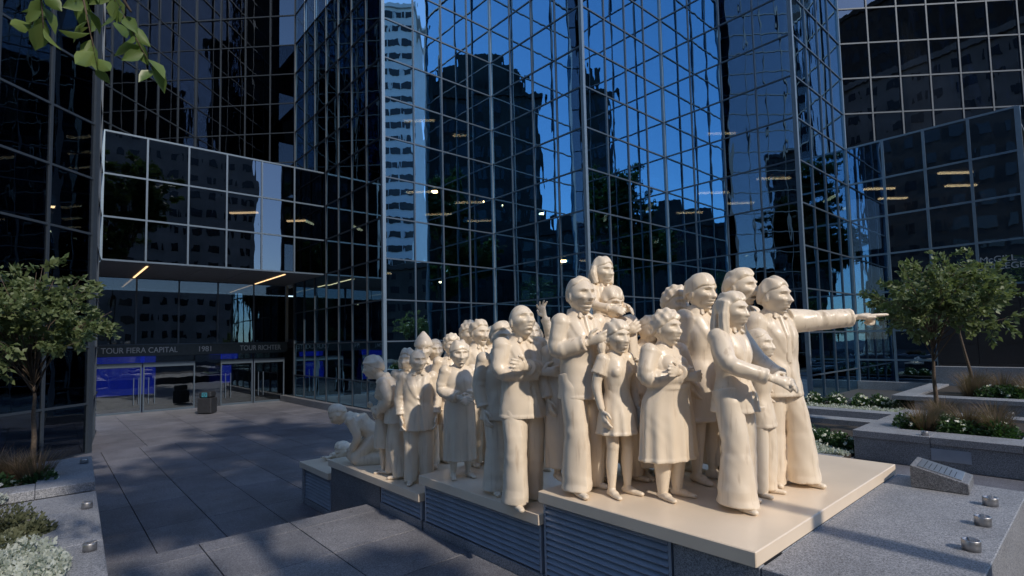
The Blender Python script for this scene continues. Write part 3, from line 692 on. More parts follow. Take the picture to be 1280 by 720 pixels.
def figure(name, sp, H, loc, yaw):
    g_ = lambda k, d=None: sp.get(k, d)
    kind = g_('top', 'jacket'); botk = g_('bottom', 'trousers')
    fem = kind in ('dress', 'blouse') or bool(g_('bust')) or g_('fem', False)
    w = g_('w', 1.0)*1.13; belly = g_('belly', 0.0)+.003
    J = dict(pelvis=(0, 0, .52), waist=(0.006, 0, .605), chest=(0.008, 0, .72), neck=(-.004, 0, .838), head=(0.020, 0, .915),
             hipL=(0, .048, .515), kneeL=(.018, .054, .285), ankL=(0, .058, .042), hipR=(0, -.048, .515), kneeR=(.018, -.054, .285), ankR=(0, -.058, .042))
    st = g_('stance', 0)
    if st == 1: J.update(ankL=(.060, .072, .042), kneeL=(.060, .066, .285), ankR=(-.02, -.060, .042), pelvis=(.008, -.008, .52))
    if st == 2: J.update(ankR=(.055, -.082, .042), kneeR=(.055, -.072, .285), ankL=(-.03, .056, .042), pelvis=(.008, .010, .52))
    J.update(g_('J', {}))
    J = {k: np.array(v, float) for k, v in J.items()}
    sw = (0.094 if fem else 0.104)*(0.6+0.4*w)*g_('sh', 1.0)
    fwdv = np.array([1.0, 0, 0])
    torso_dir = (J['neck']-J['pelvis']); torso_dir /= np.linalg.norm(torso_dir)
    F = fwdv-torso_dir*(fwdv@torso_dir)
    if np.linalg.norm(F) < 0.3: F = np.array([0, 0, -1.0])-torso_dir*(-torso_dir[2])
    F /= np.linalg.norm(F); Lv = np.array([0, 1.0, 0])
    shc = J['neck']-torso_dir*0.042
    Rt = np.stack([F, Lv, torso_dir], 1); off = shc-Rt@np.array([0, 0, .796])
    arms = []
    for side, key in ((1, 'armL'), (-1, 'armR')):
        a = g_(key, 'down'); sh = shc+Lv*sw*side
        if isinstance(a, str): e, wr = [np.array(p, float)*np.array([1, side, 1]) for p in ARM[a]]; e = e*np.array([1, 0.7+0.3*w, 1])
        else: e, wr = [np.array(p, float) for p in a]
        if isinstance(a, str) or not g_('abs', False): e = Rt@e+off; wr = Rt@wr+off
        arms.append((side, sh, e, wr, a))
    body, top, bot, hair, shoeL, shoeR = FB(), FB(), FB(), FB(), FB(), FB()
    hd = g_('hd', 0.160)*1.12                              # head height as a share of the figure
    hc = J['head']; HR = rot(g_('hyaw', 0.0), g_('hpitch', 0.0))
    P = head_surface(sp); body.add((P*hd)@HR.T+hc, ICO_F)
    for s_ in (1, -1):
        er = HR@rot(0.35*s_)
        body.ell(hc+HR@np.array([-0.04, 0.35*s_, -0.03])*hd, np.array([0.085, 0.028, 0.125])*hd, er, 8)
    body.cap(J['neck']-torso_dir*0.02, hc-HR@np.array([0.06, 0, 0.25])*hd, (0.036 if fem else 0.042)*(0.6+0.4*w), (0.032 if fem else 0.038)*(0.6+0.4*w))
    sec = lambda c, rx, ry: (c, F*rx, Lv*ry)
    body.ring_loft([sec(J['pelvis']-torso_dir*0.03, 0.066, 0.078*w), sec(J['pelvis'], 0.074, 0.086*w), sec(J['waist']+F*belly*.3, 0.064+belly, 0.074*w),
                    sec(J['chest'], 0.076*(0.7+0.3*w), 0.094*w**.6), sec(shc-torso_dir*0.012, 0.062, 0.098*w**.5), sec(shc+torso_dir*0.016, 0.050, 0.075), sec(J['neck']+torso_dir*0.008, 0.038, 0.042)])
    aw = g_('aw', 1.0)*1.08
    for side, sh, e, wr, a in arms:
        sweep(body, [sh, e, wr], [0.033*aw, 0.027*aw, 0.0195], F)
        fd = wr-e; fd /= np.linalg.norm(fd)
        up_ = {'down': np.array([0, side, 0.0]), 'wave': np.array([-1.0, 0, 0])}.get(a if isinstance(a, str) else '', F)
        add_hand(body, wr, fd, g_('hup', {}).get(side, up_), g_('curl', {}).get(side, 0.45), side, g_('hk', 1.2) if g_('pointing') == side else 1.2, point=(g_('pointing') == side), spread=1.0 if a == 'wave' else 0.1)
    for s_, S in ((1, 'L'), (-1, 'R')):
        hp, kn, an = J['hip'+S], J['knee'+S], J['ank'+S]; lk = g_('legw', 1.0)
        body.chain([hp, kn], [0.050*lk, 0.038*lk]); body.chain([kn, kn*0.6+an*0.4+np.array([-0.006, 0, 0]), an], [0.036*lk, 0.037*lk, 0.022*lk])
        td = np.array(g_('toe'+S, (1, 0.22*s_, 0)), float); td /= np.linalg.norm(td)
        foot = body if g_('barefoot') else (shoeL if s_ == 1 else shoeR)
        dn = np.array([0, 0, -1.0]) if abs(td[2]) < 0.5 else -F
        a0 = an+dn*0.020; sz = 1.0 if g_('barefoot') else 1.15
        foot.cap(a0-td*0.016, a0+td*0.040, 0.022*sz, 0.022*sz, flat=0.85)
        foot.cap(a0+td*0.035+dn*0.004, a0+td*0.098+dn*0.006, 0.022*sz, 0.015*sz, flat=0.72, side=np.cross(td, dn))
        if not g_('barefoot'):
            foot.cap(an+np.array([0, 0, 0.004]), a0, 0.024, 0.024)
        else:
            sd_ = np.cross(td, dn)
            for q in range(5): foot.cap(a0+td*0.088+dn*0.008+sd_*(q-2)*0.0075, a0+td*(0.106-abs(q-1)*0.003)+dn*0.010+sd_*(q-2)*0.008, 0.0062, 0.0055, n=8)
    # ---- upper garment: one loft from the hem to the neck
    hem = g_('hem', {'jacket': 0.435, 'coat': 0.30, 'shirt': 0.47, 'dress': 0.33, 'robe': 0.10, 'blouse': 0.45}[kind])
    flare = g_('flare', {'jacket': 1.04, 'coat': 1.14, 'shirt': 0.98, 'dress': 1.40, 'robe': 1.12, 'blouse': 1.04}[kind])
    th = {'jacket': 1.0, 'coat': 1.05, 'shirt': 0.94, 'dress': 0.93, 'robe': 1.02, 'blouse': 0.95}[kind]
    wa = (0.070, 0.080) if fem else (0.080, 0.094)
    ch = (0.084, 0.098) if fem else (0.087, 0.106)
    shw = sw*0.98
    tgt = (J['ankL']+J['ankR'])/2-(J['hipL']+J['hipR'])/2
    keys = []                                              # x, y, z, rx, ry
    K_ = lambda c, rx, ry: keys.append((*c, rx*th, ry*th))
    if not g_('nohem'):
        Lh = J['pelvis'][2]-hem
        for t in ((1.0, 0.66, 0.33) if Lh > 0.12 else (1.0, 0.5)):
            f_ = 1+(flare-1)*t**0.8; c = J['pelvis']+np.array([tgt[0]*.5*t*min(1, Lh/.4), tgt[1]*.5*t*min(1, Lh/.4), -Lh*t])
            K_(c, (0.098+belly*.5)*f_, 0.110*w*f_)
    K_(J['pelvis'], 0.094+belly*.5, 0.108*w); K_(J['waist']+F*belly*.35, wa[0]+belly, wa[1]*w); K_((J['waist']+J['chest'])/2+F*.004, (wa[0]+ch[0])/2+belly*.5, (wa[1]+ch[1])/2*w**.8)
    K_(J['chest'], ch[0]*(0.7+0.3*w), ch[1]*w**.6); K_(shc-torso_dir*0.030, 0.082, shw*1.04); K_(shc+torso_dir*0.004, 0.066, shw*0.98); K_(shc+torso_dir*0.022, 0.052, shw*0.72); K_(J['neck']+torso_dir*0.004, 0.041, 0.046)
    NR = 40; ks = catmull(keys, NR); nk = len(keys); u_w = (nk-7)/(nk-1); u_p = (nk-8)/(nk-1)
    nf = g_('pleats', {'dress': 11, 'robe': 9, 'coat': 6}.get(kind, 4)); amp = g_('pleat', {'dress': 0.075, 'robe': 0.075, 'coat': 0.045}.get(kind, 0.025)); ph = random.random()*6
    openf = kind in ('jacket', 'coat'); ubtn = u_w+0.06; s0 = random.random()*9
    def shell(thv, u):
        a = np.minimum(thv, 2*math.pi-thv); sgn = np.where(thv < math.pi, 1.0, -1.0)
        m = amp*max(0.0, (u_w-u)/max(u_w, .01))*np.cos(nf*thv+ph+0.7*np.sin(3*thv+ph))
        m = m+0.020*np.exp(-((u-u_w)/0.10)**2)*np.sin(6*a+24*u+s0)                     # creases at the waist
        m = m+0.014*np.sin(3*thv+s0+13*u)*np.exp(-((u-u_w-0.14)/0.14)**2)               # drag lines over the chest
        if openf:
            if u > ubtn:
                v = 0.07+0.50*(u-ubtn)/(1-ubtn); lw_a = 0.14+0.42*np.sin(np.clip((u-ubtn)/(0.9-ubtn), 0, 1)*math.pi*0.75)
                m = m-0.13*sstep(v+0.05, v-0.05, a)*sstep(ubtn, ubtn+.06, u)+0.055*sstep(v-0.03, v+0.04, a)*sstep(v+lw_a+0.05, v+lw_a-0.03, a)*(u < .93)
            else:
                v = 0.05+0.16*((ubtn-u)/ubtn)**2.0
                m = m-0.09*sstep(v+.05, v-.02, a)*(sgn > 0)+0.022*np.exp(-((a-v-.08)/.06)**2)
        elif kind in ('blouse', 'shirt'):
            m = m+0.020*np.exp(-(a/.07)**2)*(u < .9)
        return m
    top.ring_loft([(np.array(k[:3]), F*k[3] if not (i_ < NR*u_p and not g_('nohem')) else np.array([F[0], F[1], 0])/max(.3, np.linalg.norm(F[:2]))*k[3], Lv*k[4]) for i_, k in enumerate(ks)], 110, fold=shell)
    if not g_('nohem') and hem > .12:                                                  # turned hem
        k0 = ks[0]; c0 = np.array(k0[:3]); top.ring_loft([(c0+np.array([0, 0, z_]), np.array([1.0, 0, 0])*k0[3]*1.02, Lv*k0[4]*1.02) for z_ in (.012, -.003)], 110, fold=lambda thv, u: shell(thv, 0.0))
    sl = g_('sleeve', 1.0); tk = {'jacket': 0.044, 'coat': 0.046, 'shirt': 0.038, 'dress': 0.037, 'robe': 0.048, 'blouse': 0.038}[kind]*aw
    for side, sh, e, wr, a in arms:
        s1 = random.random()*6
        fo = lambda thv, s, s1=s1: 0.10*np.exp(-((s-0.53)/0.13)**2)*np.sin(44*s+1.6*np.cos(thv-1)+s1)*(0.6+0.4*np.cos(thv))+0.05*np.exp(-((s-0.95)/0.10)**2)*np.sin(58*s+1.3*np.sin(thv))+0.03*np.sin(2*thv+9*s+s1)
        s_in = sh-Lv*side*0.012+torso_dir*0.002
        top.ell(sh-torso_dir*0.004, (tk*1.0, tk*0.92, tk*0.98), None, 10)
        if sl >= 0.9:
            we = e+(wr-e)*0.93; sweep(top, [s_in, e, we], [tk*1.04, tk*0.88, tk*0.74], F, fold=fo)
            fd = (wr-e)/np.linalg.norm(wr-e); sweep(top, [we-fd*0.012, we+fd*.002], [tk*.80, tk*.80], F)
        else:
            m_ = sh+(e-sh)*(0.3+sl); sweep(top, [s_in, m_], [tk*1.05, tk*1.2], F, fold=lambda thv, s: 0.05*np.sin(5*thv)*s)
    if openf:                                              # collar, shirt collar and tie
        top.ring_loft([(J['neck']+torso_dir*t-F*0.006, F*r, Lv*r*1.1) for t, r in ((-0.012, .052), (.008, .049), (.020, .044))], 40, fold=lambda thv, u: -0.3*sstep(.8, .4, np.minimum(thv, 2*math.pi-thv)))
        body.ring_loft([(J['neck']+torso_dir*t, F*r, Lv*r*1.05) for t, r in ((-0.01, .047), (.012, .044), (.022, .041))])
        for s_ in (1, -1): body.cap(J['neck']+F*0.038+Lv*0.008*s_+torso_dir*.008, J['neck']+F*0.058+Lv*0.034*s_-torso_dir*0.022, 0.010, 0.012, flat=0.5)
        if g_('tie'): body.chain([J['neck']+F*0.050-torso_dir*.004, J['chest']+F*0.082, J['waist']+F*(0.080+belly)], [0.011, 0.015, 0.018], flat=0.55, side=Lv)
        for q in (0.0, -0.045): top.ell(J['waist']+torso_dir*(0.035+q)+F*((wa[0]+belly*1.3)*th+.004), (.006, .008, .008), None, 6)
    elif kind in ('shirt', 'blouse'):
        top.ring_loft([(J['neck']+torso_dir*t-F*0.002, F*r, Lv*r*1.1) for t, r in ((-0.01, .050), (.006, .046), (.016, .043))])
        for s_ in (1, -1): top.cap(J['neck']+F*0.036+Lv*0.012*s_, J['neck']+F*0.054+Lv*0.036*s_-torso_dir*0.022, 0.010, 0.012, flat=0.5)
    if fem and not g_('flat'):
        b_ = g_('bust', 0.8)
        for s_ in (1, -1): top.ell(J['chest']+F*0.048+Lv*0.041*s_-torso_dir*0.004, np.array([0.042, .044, .046])*b_, None, 10)
    if g_('belt'):
        c = J['waist']+F*belly*.35; top.ring_loft([(c+torso_dir*t, F*(wa[0]+belly)*th*1.06, Lv*wa[1]*w*th*1.06) for t in (-0.012, 0.012)], 60)
    # ---- lower garment
    if botk == 'trousers':
        fl = g_('tflare', 1.15); tw_ = g_('tw', 1.0)*1.10
        for S in 'LR':
            hp, kn, an = J['hip'+S], J['knee'+S], J['ank'+S]; d2 = an-kn; ax2 = d2/np.linalg.norm(d2); end = an+ax2*0.016; s2 = random.random()*6
            fo = lambda thv, s, s2=s2: 0.065*np.exp(-(np.minimum(thv, 2*math.pi-thv)/0.16)**2)*(0.4+0.6*s)+0.07*np.exp(-((s-0.50)/0.07)**2)*np.sin(70*s+1.5*np.cos(thv)+s2)*(0.5-0.5*np.cos(thv))+0.05*np.exp(-((s-0.93)/0.09)**2)*np.sin(66*s+1.8*np.sin(thv)+s2)+0.03*np.sin(2*thv+7*s+s2)+0.04*np.exp(-((s-0.08)/.1)**2)*np.sin(50*s+2*thv)
            sweep(bot, [hp+np.array([0, 0, .03]), kn, end], [(0.064*tw_, 0.056*tw_*w**.5), (0.055*tw_, 0.052*tw_), (0.052*tw_*fl, 0.044*tw_*fl)], fwdv, 40, fold=fo, bend=0.2)
        bot.ring_loft([sec(J['pelvis']-torso_dir*0.055, 0.062, 0.080*w), sec(J['pelvis']-torso_dir*0.01, 0.080, 0.094*w), sec(J['waist'], 0.068, 0.078*w)])
    # ---- hair
    hs = g_('hair', 'short'); L_ = lambda *p: hc+HR@(np.array(p)*hd); sd0 = random.random()*6
    if hs in HAIRLINE:
        c0, cs = HAIRLINE[hs]; x, y, z = P[:, 0], P[:, 1], P[:, 2]
        edge = z-(c0+cs*x)-0.03*np.sin(y*16+sd0)-(0.05*np.exp(-((np.abs(y)-.33)/.05)**2) if hs in ('short', 'crop', 'recede') else 0)
        m = sstep(0.0, 0.07, edge); tk2 = {'curly': 0.24, 'bob': 0.17, 'long': 0.16, 'fringe': 0.17, 'crop': 0.09, 'recede': 0.12, 'short': .19}.get(hs, 0.18)
        strand = 0.085*np.sin(y*25+2.2*np.sin(z*7+x*6+sd0)+sd0)*(0.6+0.4*np.sin(x*13+sd0))
        if hs in ('crop', 'recede'): strand *= .45
        if hs == 'curly': strand = 0.12*(np.sin(x*22+sd0)*np.sin(y*24+2)*np.sin(z*22+1))
        rr = 1+m*(tk2*(0.55+0.45*sstep(0, .3, edge))+strand)-0.16*(1-m)
        hair.add((ICO_V*SKULL*rr[:, None]*hd)@HR.T+hc, ICO_F)
        wv = lambda thv, s: 0.10*np.sin(7*thv+5*s+sd0)
        if hs == 'bob':
            for s_ in (1, -1): sweep(hair, [L_(-0.02, 0.34*s_, 0.20), L_(-0.05, 0.40*s_, -0.05), L_(0.02, 0.35*s_, -0.42)], np.array([0.10, 0.14, 0.11])*hd, HR@np.array([1.0, 0, 0]), fold=wv)
            sweep(hair, [L_(-0.28, 0, 0.25), L_(-0.38, 0, -0.1), L_(-0.30, 0, -0.46)], [(0.16*hd, .26*hd), (.17*hd, .34*hd), (.12*hd, .30*hd)], HR@np.array([1.0, 0, 0]), fold=wv)
        if hs == 'long':
            for s_ in (1, -1): sweep(hair, [L_(0.04, 0.30*s_, 0.28), L_(0.0, 0.40*s_, -0.12), L_(0.0, 0.42*s_, -0.7), L_(0.03, 0.42*s_, -1.1)], np.array([0.10, 0.14, 0.15, 0.08])*hd, HR@np.array([1.0, 0, 0]), fold=wv)
            sweep(hair, [L_(-0.28, 0, 0.2), L_(-0.38, 0, -0.4), L_(-0.36, 0, -1.15)], [(.18*hd, .3*hd), (.18*hd, .36*hd), (.1*hd, .3*hd)], HR@np.array([1.0, 0, 0]), fold=wv)
        if hs == 'pony':
            for s_ in (1, -1): sweep(hair, [L_(-0.15, 0.34*s_, 0.0), L_(-0.17, 0.48*s_, -0.25), L_(-0.12, 0.44*s_, -0.68)], np.array([0.10, 0.13, 0.05])*hd, HR@np.array([1.0, 0, 0]), fold=wv)
        if hs == 'band': hair.ring_loft([(L_(0, 0, t), HR@np.array([0.45*hd, 0, 0.05*hd]), HR@np.array([0, 0.40*hd, 0])) for t in (0.17, 0.27)])
    elif hs == 'cap':
        hair.ring_loft([(L_(0, 0, t), HR@np.array([r*hd, 0, 0]), HR@np.array([0, r*0.93*hd, 0])) for t, r in ((0.14, .43), (.25, .45), (.40, .40), (.56, .30), (.74, .14), (.84, 0.04))])
    parts = [('body', body), ('hair', hair), (kind, top), ('trousers', bot), ('shoe', shoeL), ('shoe', shoeR)]
    root = empty(name, loc, yaw, sp['label'], 'statue', g_('group', 'cream statues on the stepped plinth'))
    vox = g_('vox', 0.0092)
    for pn, fb in parts:
        if fb.n: QUEUE.append((pn, fb.scale(H), root, vox*0.9 if pn in ('body', 'hair') else vox, H))
    return root

def surface_pass():
    tmp = bpy.data.scenes.new('tmp_surface'); obs = []
    for pn, fb, root, vox, H in QUEUE:
        o = bpy.data.objects.new('tmp', fb.mesh()); tmp.collection.objects.link(o)
        r = o.modifiers.new('r', 'REMESH'); r.mode = 'VOXEL'; r.voxel_size = vox; r.adaptivity = 0
        s_ = o.modifiers.new('s', 'SMOOTH'); s_.factor = 0.5; s_.iterations = 1 if pn in ('body', 'hair') else 2
        obs.append(o)
    vl = tmp.view_layers[0]; vl.update(); dg = vl.depsgraph
    for (pn, fb, root, vox, H), o in zip(QUEUE, obs):
        me = bpy.data.meshes.new_from_object(o.evaluated_get(dg)); n = len(me.vertices)
        if n and pn not in ('body', 'hair', 'shoe'):
            co = np.empty(n*3, np.float32); me.vertices.foreach_get('co', co); co = co.reshape(-1, 3)
            no = np.array([0.0]*n*3, np.float32); me.vertices.foreach_get('normal', no); no = no.reshape(-1, 3)
            p = co/H; s0 = random.random()*20
            wx = p[:, 0]+0.03*np.sin(p[:, 2]*17+s0); wy = p[:, 1]+0.03*np.sin(p[:, 2]*13+s0*2)
            fold = np.sin(wx*62+s0+4*np.sin(p[:, 2]*9+s0))*np.sin(wy*55+s0*1.7+3*np.sin(p[:, 2]*11))
            cr = np.sin(p[:, 2]*70+wx*60+3*np.sin(wy*30+s0))*np.clip(np.sin(p[:, 2]*11+s0), 0, 1)
            amp = {'trousers': 0.0012, 'dress': 0.0009}.get(pn, 0.0012)
            co = co+no*((fold*amp+cr*amp*0.6)*H)[:, None]
            me.vertices.foreach_set('co', co.astype(np.float32).ravel()); me.update()
        me.polygons.foreach_set('use_smooth', np.ones(len(me.polygons), bool))
        me.materials.clear(); me.materials.append(M['cream_resin'])
        link(pn, me, root)
    for o in obs: bpy.data.objects.remove(o)
    bpy.data.scenes.remove(tmp); QUEUE.clear()

def stand(px, py, head_py, z, yaw_deg, **sp):
    X, Y = on_z(px, py, z); H = height_at(X, Y, head_py)-z
    H /= sp.pop('top_k', 1.0)
    return figure('statue_figure', sp, H, (X, Y, z-0.004), rad(yaw_deg))

# --- front tier
stand(730, 611, 349, .85, -102, label='statue of a man in an open jacket with one hand on his chest', armR='chest', armL='down', hair='recede', tflare=1.35, stance=2, tie=True, nose=1.2, mouth=0.5, hyaw=-0.03, hpitch=0.08, seed=2, top_k=1.0)
stand(775, 618, 404, .85, -104, label='statue of a girl in a short sleeved dress beside the open jacket man', top='dress', sleeve=0.3, hem=.36, bottom=None, hair='pony', w=0.9, hyaw=0.02, armL='down', armR='down', hd=0.175, pleat=0.05, nose=.8, legw=.95, flare=1.25)
stand(838, 621, 388, .85, -99, label='statue of a stout woman with curly hair and folded arms in a full dress', top='dress', hem=.215, flare=1.12, w=1.45, belly=0.03, bottom=None, hair='curly', armL='cross_a', armR='fold', aw=1.35, bust=1.25, hyaw=0.07, hpitch=0.05, hd=0.17, pleat=0.045, pleats=13, legw=1.3, belt=True, top_k=1.02)
stand(767, 598, 361, .85, -104, label='statue of a man with thick hair carrying a child on his shoulders', hair='fringe', armR='pray', armL='down', stance=1, hyaw=0.07, hpitch=-0.15, nose=1.2, tie=True)
stand(882, 600, 346, .85, -102, label='statue of a tall woman in a knee length coat behind the stout woman', top='coat', hem=.30, bottom=None, hair='fringe', armL='down', armR='down', hyaw=0.02, bust=.8, flare=1.15)
stand(850, 590, 362, .85, -104, label='statue of a wavy haired woman mostly hidden behind the stout woman', top='coat', bottom=None, hair='curly', hyaw=-0.08)
stand(921, 629, 368, .85, -96, label='statue of a woman with long straight hair and flared trousers hugging a child', top='jacket', hem=.44, hair='long', armR=((0.075, -0.150, 0.665), (0.20, -0.03, 0.60)), armL=((0.07, 0.14, 0.655), (0.19, 0.09, 0.60)), tflare=1.75, tw=1.0, hyaw=0.02, stance=2, w=0.92, nose=.9, bust=.8)
stand(953, 617, 415, .85, -94, label='statue of a small child standing in front of the pointing man', top='blouse', hem=.42, hair='crop', armL='back', armR='back', hd=0.185, w=0.85, hyaw=0.02, tflare=1.1, hpitch=.1, flare=1.1)
stand(933, 598, 340, .85, -100, label='statue of a tall laughing man looking over the pointing man', hair='short', armL='down', armR='down', hyaw=0.07, hpitch=0.05, mouth=0.4, tie=True, nose=1.1)
stand(976, 604, 351, .85, -112, label='statue of a man in a jacket pointing with his outstretched arm', hair='short', armR='down', armL=((0.058, 0.262, 0.797), (0.108, 0.412, 0.806)), aw=1.25, hk=1.45, pointing=1, hup={1: (0, 0, 1)}, curl={1: 0.1}, hyaw=0.22, tflare=1.6, stance=1, nose=1.25, w=1.05, tie=True)
stand(745, 596, 372, .85, -104, label='statue of a heavy coated man standing close behind the open jacket man', top='coat', hem=.08, bottom=None, hair='none', flare=1.05, hyaw=-0.08, hpitch=-.2, vox=.0115, top_k=1.12)
stand(815, 596, 372, .85, -104, label='statue of a long coated person filling the gap behind the stout woman', top='coat', hem=.08, bottom=None, hair='crop', flare=1.05, hyaw=-0.08, hpitch=-.2, vox=.0115, top_k=1.12)
stand(905, 594, 368, .85, -104, label='statue of a long coated person between the tall woman and the laughing man', top='coat', hem=.08, bottom=None, hair='short', flare=1.05, hpitch=-.2, vox=.0115, top_k=1.12)
stand(962, 596, 366, .85, -104, label='statue of a long coated person hidden behind the pointing man', top='coat', hem=.08, bottom=None, hair='crop', flare=1.05, hpitch=-.2, vox=.0115, top_k=1.12)
stand(790, 590, 372, .85, -104, label='statue of a long coated person hidden behind the girl in a dress', top='coat', hem=.08, bottom=None, hair='crop', flare=1.05, hpitch=-.2, vox=.0115, top_k=1.12)
stand(707, 597, 380, .85, -104, label='statue of a long coated person between the folded arms man and the open jacket man', top='coat', hem=.08, bottom=None, hair='short', flare=1.05, hpitch=-.2, vox=.0115, top_k=1.1)
# child riding on shoulders
cX, cY = on_z(764, 600, .85); cz = height_at(cX+0.05, cY+0.05, 327)
figure('statue_figure', dict(label='statue of a child sitting high on the shoulders of a man', group='cream statues on the stepped plinth', top='blouse', nohem=True, hair='bob', hd=0.19, hyaw=0.02, w=0.9,
       J=dict(kneeL=(.18, .10, .50), ankL=(.20, .09, .27), kneeR=(.18, -.10, .50), ankR=(.20, -.09, .27), hipL=(0.02, .052, .515), hipR=(0.02, -.052, .515)), armL='front', armR='front'), 1.30, (cX+0.03, cY+0.07, cz-1.30), rad(-100))
# --- second tier
stand(655, 627, 382, .64, -102, label='statue of a bald man in a shirt with arms folded looking up', top='jacket', hem=.435, hair='none', armL='cross_a', armR='cross_b', hyaw=0.02, hpitch=0.28, tflare=1.3, w=1.05, aw=1.05, stance=2, nose=.9)
stand(629, 614, 405, .64, -104, label='statue of a man in a plain jacket close behind the bald folded arms man', hair='short', armL='down', armR='down', tflare=1.4, hyaw=0.02, w=1.05)
stand(665, 588, 402, .64, -102, label='statue of a woman raising one open hand above the crowd', top='blouse', hair='bob', armL='wave', armR='down', hyaw=-0.18, hpitch=.1)
stand(601, 580, 402, .64, -96, label='statue of a man in a suit with open mouth and hands at his waist', hair='short', armL='belly', armR='belly', hyaw=0.02, mouth=0.8, tflare=1.2, tie=True, vox=.0105)
stand(588, 568, 404, .64, -104, label='statue of a bushy haired man behind the open mouthed suited man', hair='curly', hyaw=0.00, vox=.0115)
stand(576, 596, 429, .64, -109, label='statue of a barefoot girl in a long pleated robe with clasped hands', top='robe', hem=.135, bottom=None, hair='fringe', barefoot=True, armL='belly', armR='belly', hyaw=-0.08, w=0.95, hd=.175, flare=1.0, pleat=.08)
stand(566, 574, 420, .64, -109, label='statue of a curly haired woman behind the robed girl', top='coat', bottom=None, hair='curly', hyaw=0.02, vox=.0115)
stand(645, 585, 418, .64, -104, label='statue of a short haired woman half hidden behind the folded arms man', top='coat', hem=.08, flare=1.05, bottom=None, hair='fringe', hyaw=0.02, vox=.0115)
stand(617, 574, 409, .64, -104, label='statue of a cropped hair man between the suited man and folded arms man', hair='crop', hyaw=0.02, vox=.0115)
# --- third tier
stand(524, 603, 437, .42, -119, label='statue of a bald man in a buttoned suit with hanging arms', hair='none', hem=.40, armL='down', armR='down', hyaw=0.27, w=1.05, tflare=1.1, nose=1.1)
stand(531, 584, 416, .42, -119, label='statue of a person in a tall pointed cap behind the bald suited man', hair='cap', hyaw=-0.08, top_k=1.05, vox=.0115)
stand(545, 578, 425, .42, -109, label='statue of a close cropped youth peering past the pointed cap', hair='crop', hyaw=0.02, vox=.0115)
stand(512, 588, 437, .42, -134, label='statue of a woman with bobbed hair between the pointed cap and headband figures', top='coat', bottom=None, hair='bob', hyaw=-0.30, vox=.0115)
stand(499, 596, 447, .42, 140, label='statue of a stooping man in a headband leaning away from the crowd', hair='band', armL='belly', armR='belly', stance=2, hpitch=-0.15, nose=1.3, tflare=1.2,
      J=dict(chest=(.07, 0, .70), waist=(.03, 0, .60), neck=(.12, 0, .795), head=(.195, 0, .865)), top_k=.94, vox=.0105, top='jacket')
stand(480, 590, 482, .42, 145, label='statue of a huddled woman tucked under the stooping man', top='coat', bottom=None, hair='bob', armL='pray', armR='pray', hpitch=-0.2, vox=.0115)
# kneeling and lying figures
kX, kY = on_z(462, 578, .42)
figure('statue_figure', dict(label='statue of a kneeling bare backed man bent over at the tier edge', hair='crop', barefoot=True, top='shirt', nohem=True, armL='front', armR='front', hpitch=-0.7, vox=.011, w=1.1,
       J=dict(pelvis=(-.06, 0, .215), waist=(0.0, 0, .285), chest=(.09, 0, .365), neck=(.185, 0, .415), head=(.265, 0, .435), hipL=(-.06, .055, .20), kneeL=(.12, .075, .05), ankL=(-.13, .07, .035), hipR=(-.06, -.055, .20), kneeR=(.12, -.075, .05), ankR=(-.13, -.07, .035)),
       toeL=(-1, 0, -.1), toeR=(-1, 0, -.1)), 1.72, (kX, kY, .42), rad(150))
lX, lY = on_z(423, 576, .20)
figure('statue_figure', dict(label='statue of a figure lying face down on the lowest tier', hair='short', top='shirt', nohem=True, hpitch=-0.4, vox=.0115, abs=True,
       J=dict(pelvis=(-.46, 0, .085), waist=(-.38, 0, .09), chest=(-.26, 0, .10), neck=(-.15, 0, .105), head=(-.055, 0, .095), hipL=(-.47, .055, .075), kneeL=(-.69, .07, .06), ankL=(-.92, .07, .045), hipR=(-.47, -.055, .075), kneeR=(-.69, -.07, .06), ankR=(-.92, -.07, .045)),
       armL=((-.10, .20, .04), (.03, .12, .03)), armR=((-.12, -.20, .04), (.02, -.13, .03)), toeL=(-1, 0, -.2), toeR=(-1, 0, -.2)), 1.7, (lX-.02, lY-.02, .20), rad(170+10))
surface_pass()

# ================================================================== PLANTERS
def foliage(name, pts, dirs, size, mat, parent, aspect=0.5, jit=0.35, quads=True, droop=0.0):
    """one leaf-shaped blade of four triangles at every point"""
    n = len(pts); pts = np.asarray(pts, float); dirs = np.asarray(dirs, float)
    dirs = dirs+rng.normal(0, jit, (n, 3)); dirs[:, 2] -= droop; dirs /= np.linalg.norm(dirs, axis=1)[:, None]
    ref = rng.normal(0, 1, (n, 3)); s_ = np.cross(dirs, ref); s_ /= np.linalg.norm(s_, axis=1)[:, None]; up = np.cross(s_, dirs)
    L = size*rng.uniform(0.65, 1.3, n)[:, None]; W = L*aspect*0.5
    v = np.stack([pts, pts+dirs*L*0.45+s_*W+up*L*0.06, pts+dirs*L, pts+dirs*L*0.45-s_*W+up*L*0.06], 1).reshape(-1, 3)
    me = bpy.data.meshes.new(name); idx = np.arange(n)*4
    tri = np.stack([idx, idx+1, idx+2, idx, idx+2, idx+3], 1).ravel()
    me.vertices.add(len(v)); me.vertices.foreach_set('co', v.ravel().astype(np.float32))
    me.loops.add(len(tri)); me.loops.foreach_set('vertex_index', tri.astype(np.int32))
    me.polygons.add(2*n); me.polygons.foreach_set('loop_start', np.arange(0, 6*n, 3, dtype=np.int32)); me.polygons.foreach_set('loop_total', np.full(2*n, 3, np.int32))
    me.update(calc_edges=True); me.validate(); me.materials.append(M[mat])
    return link(name, me, parent)
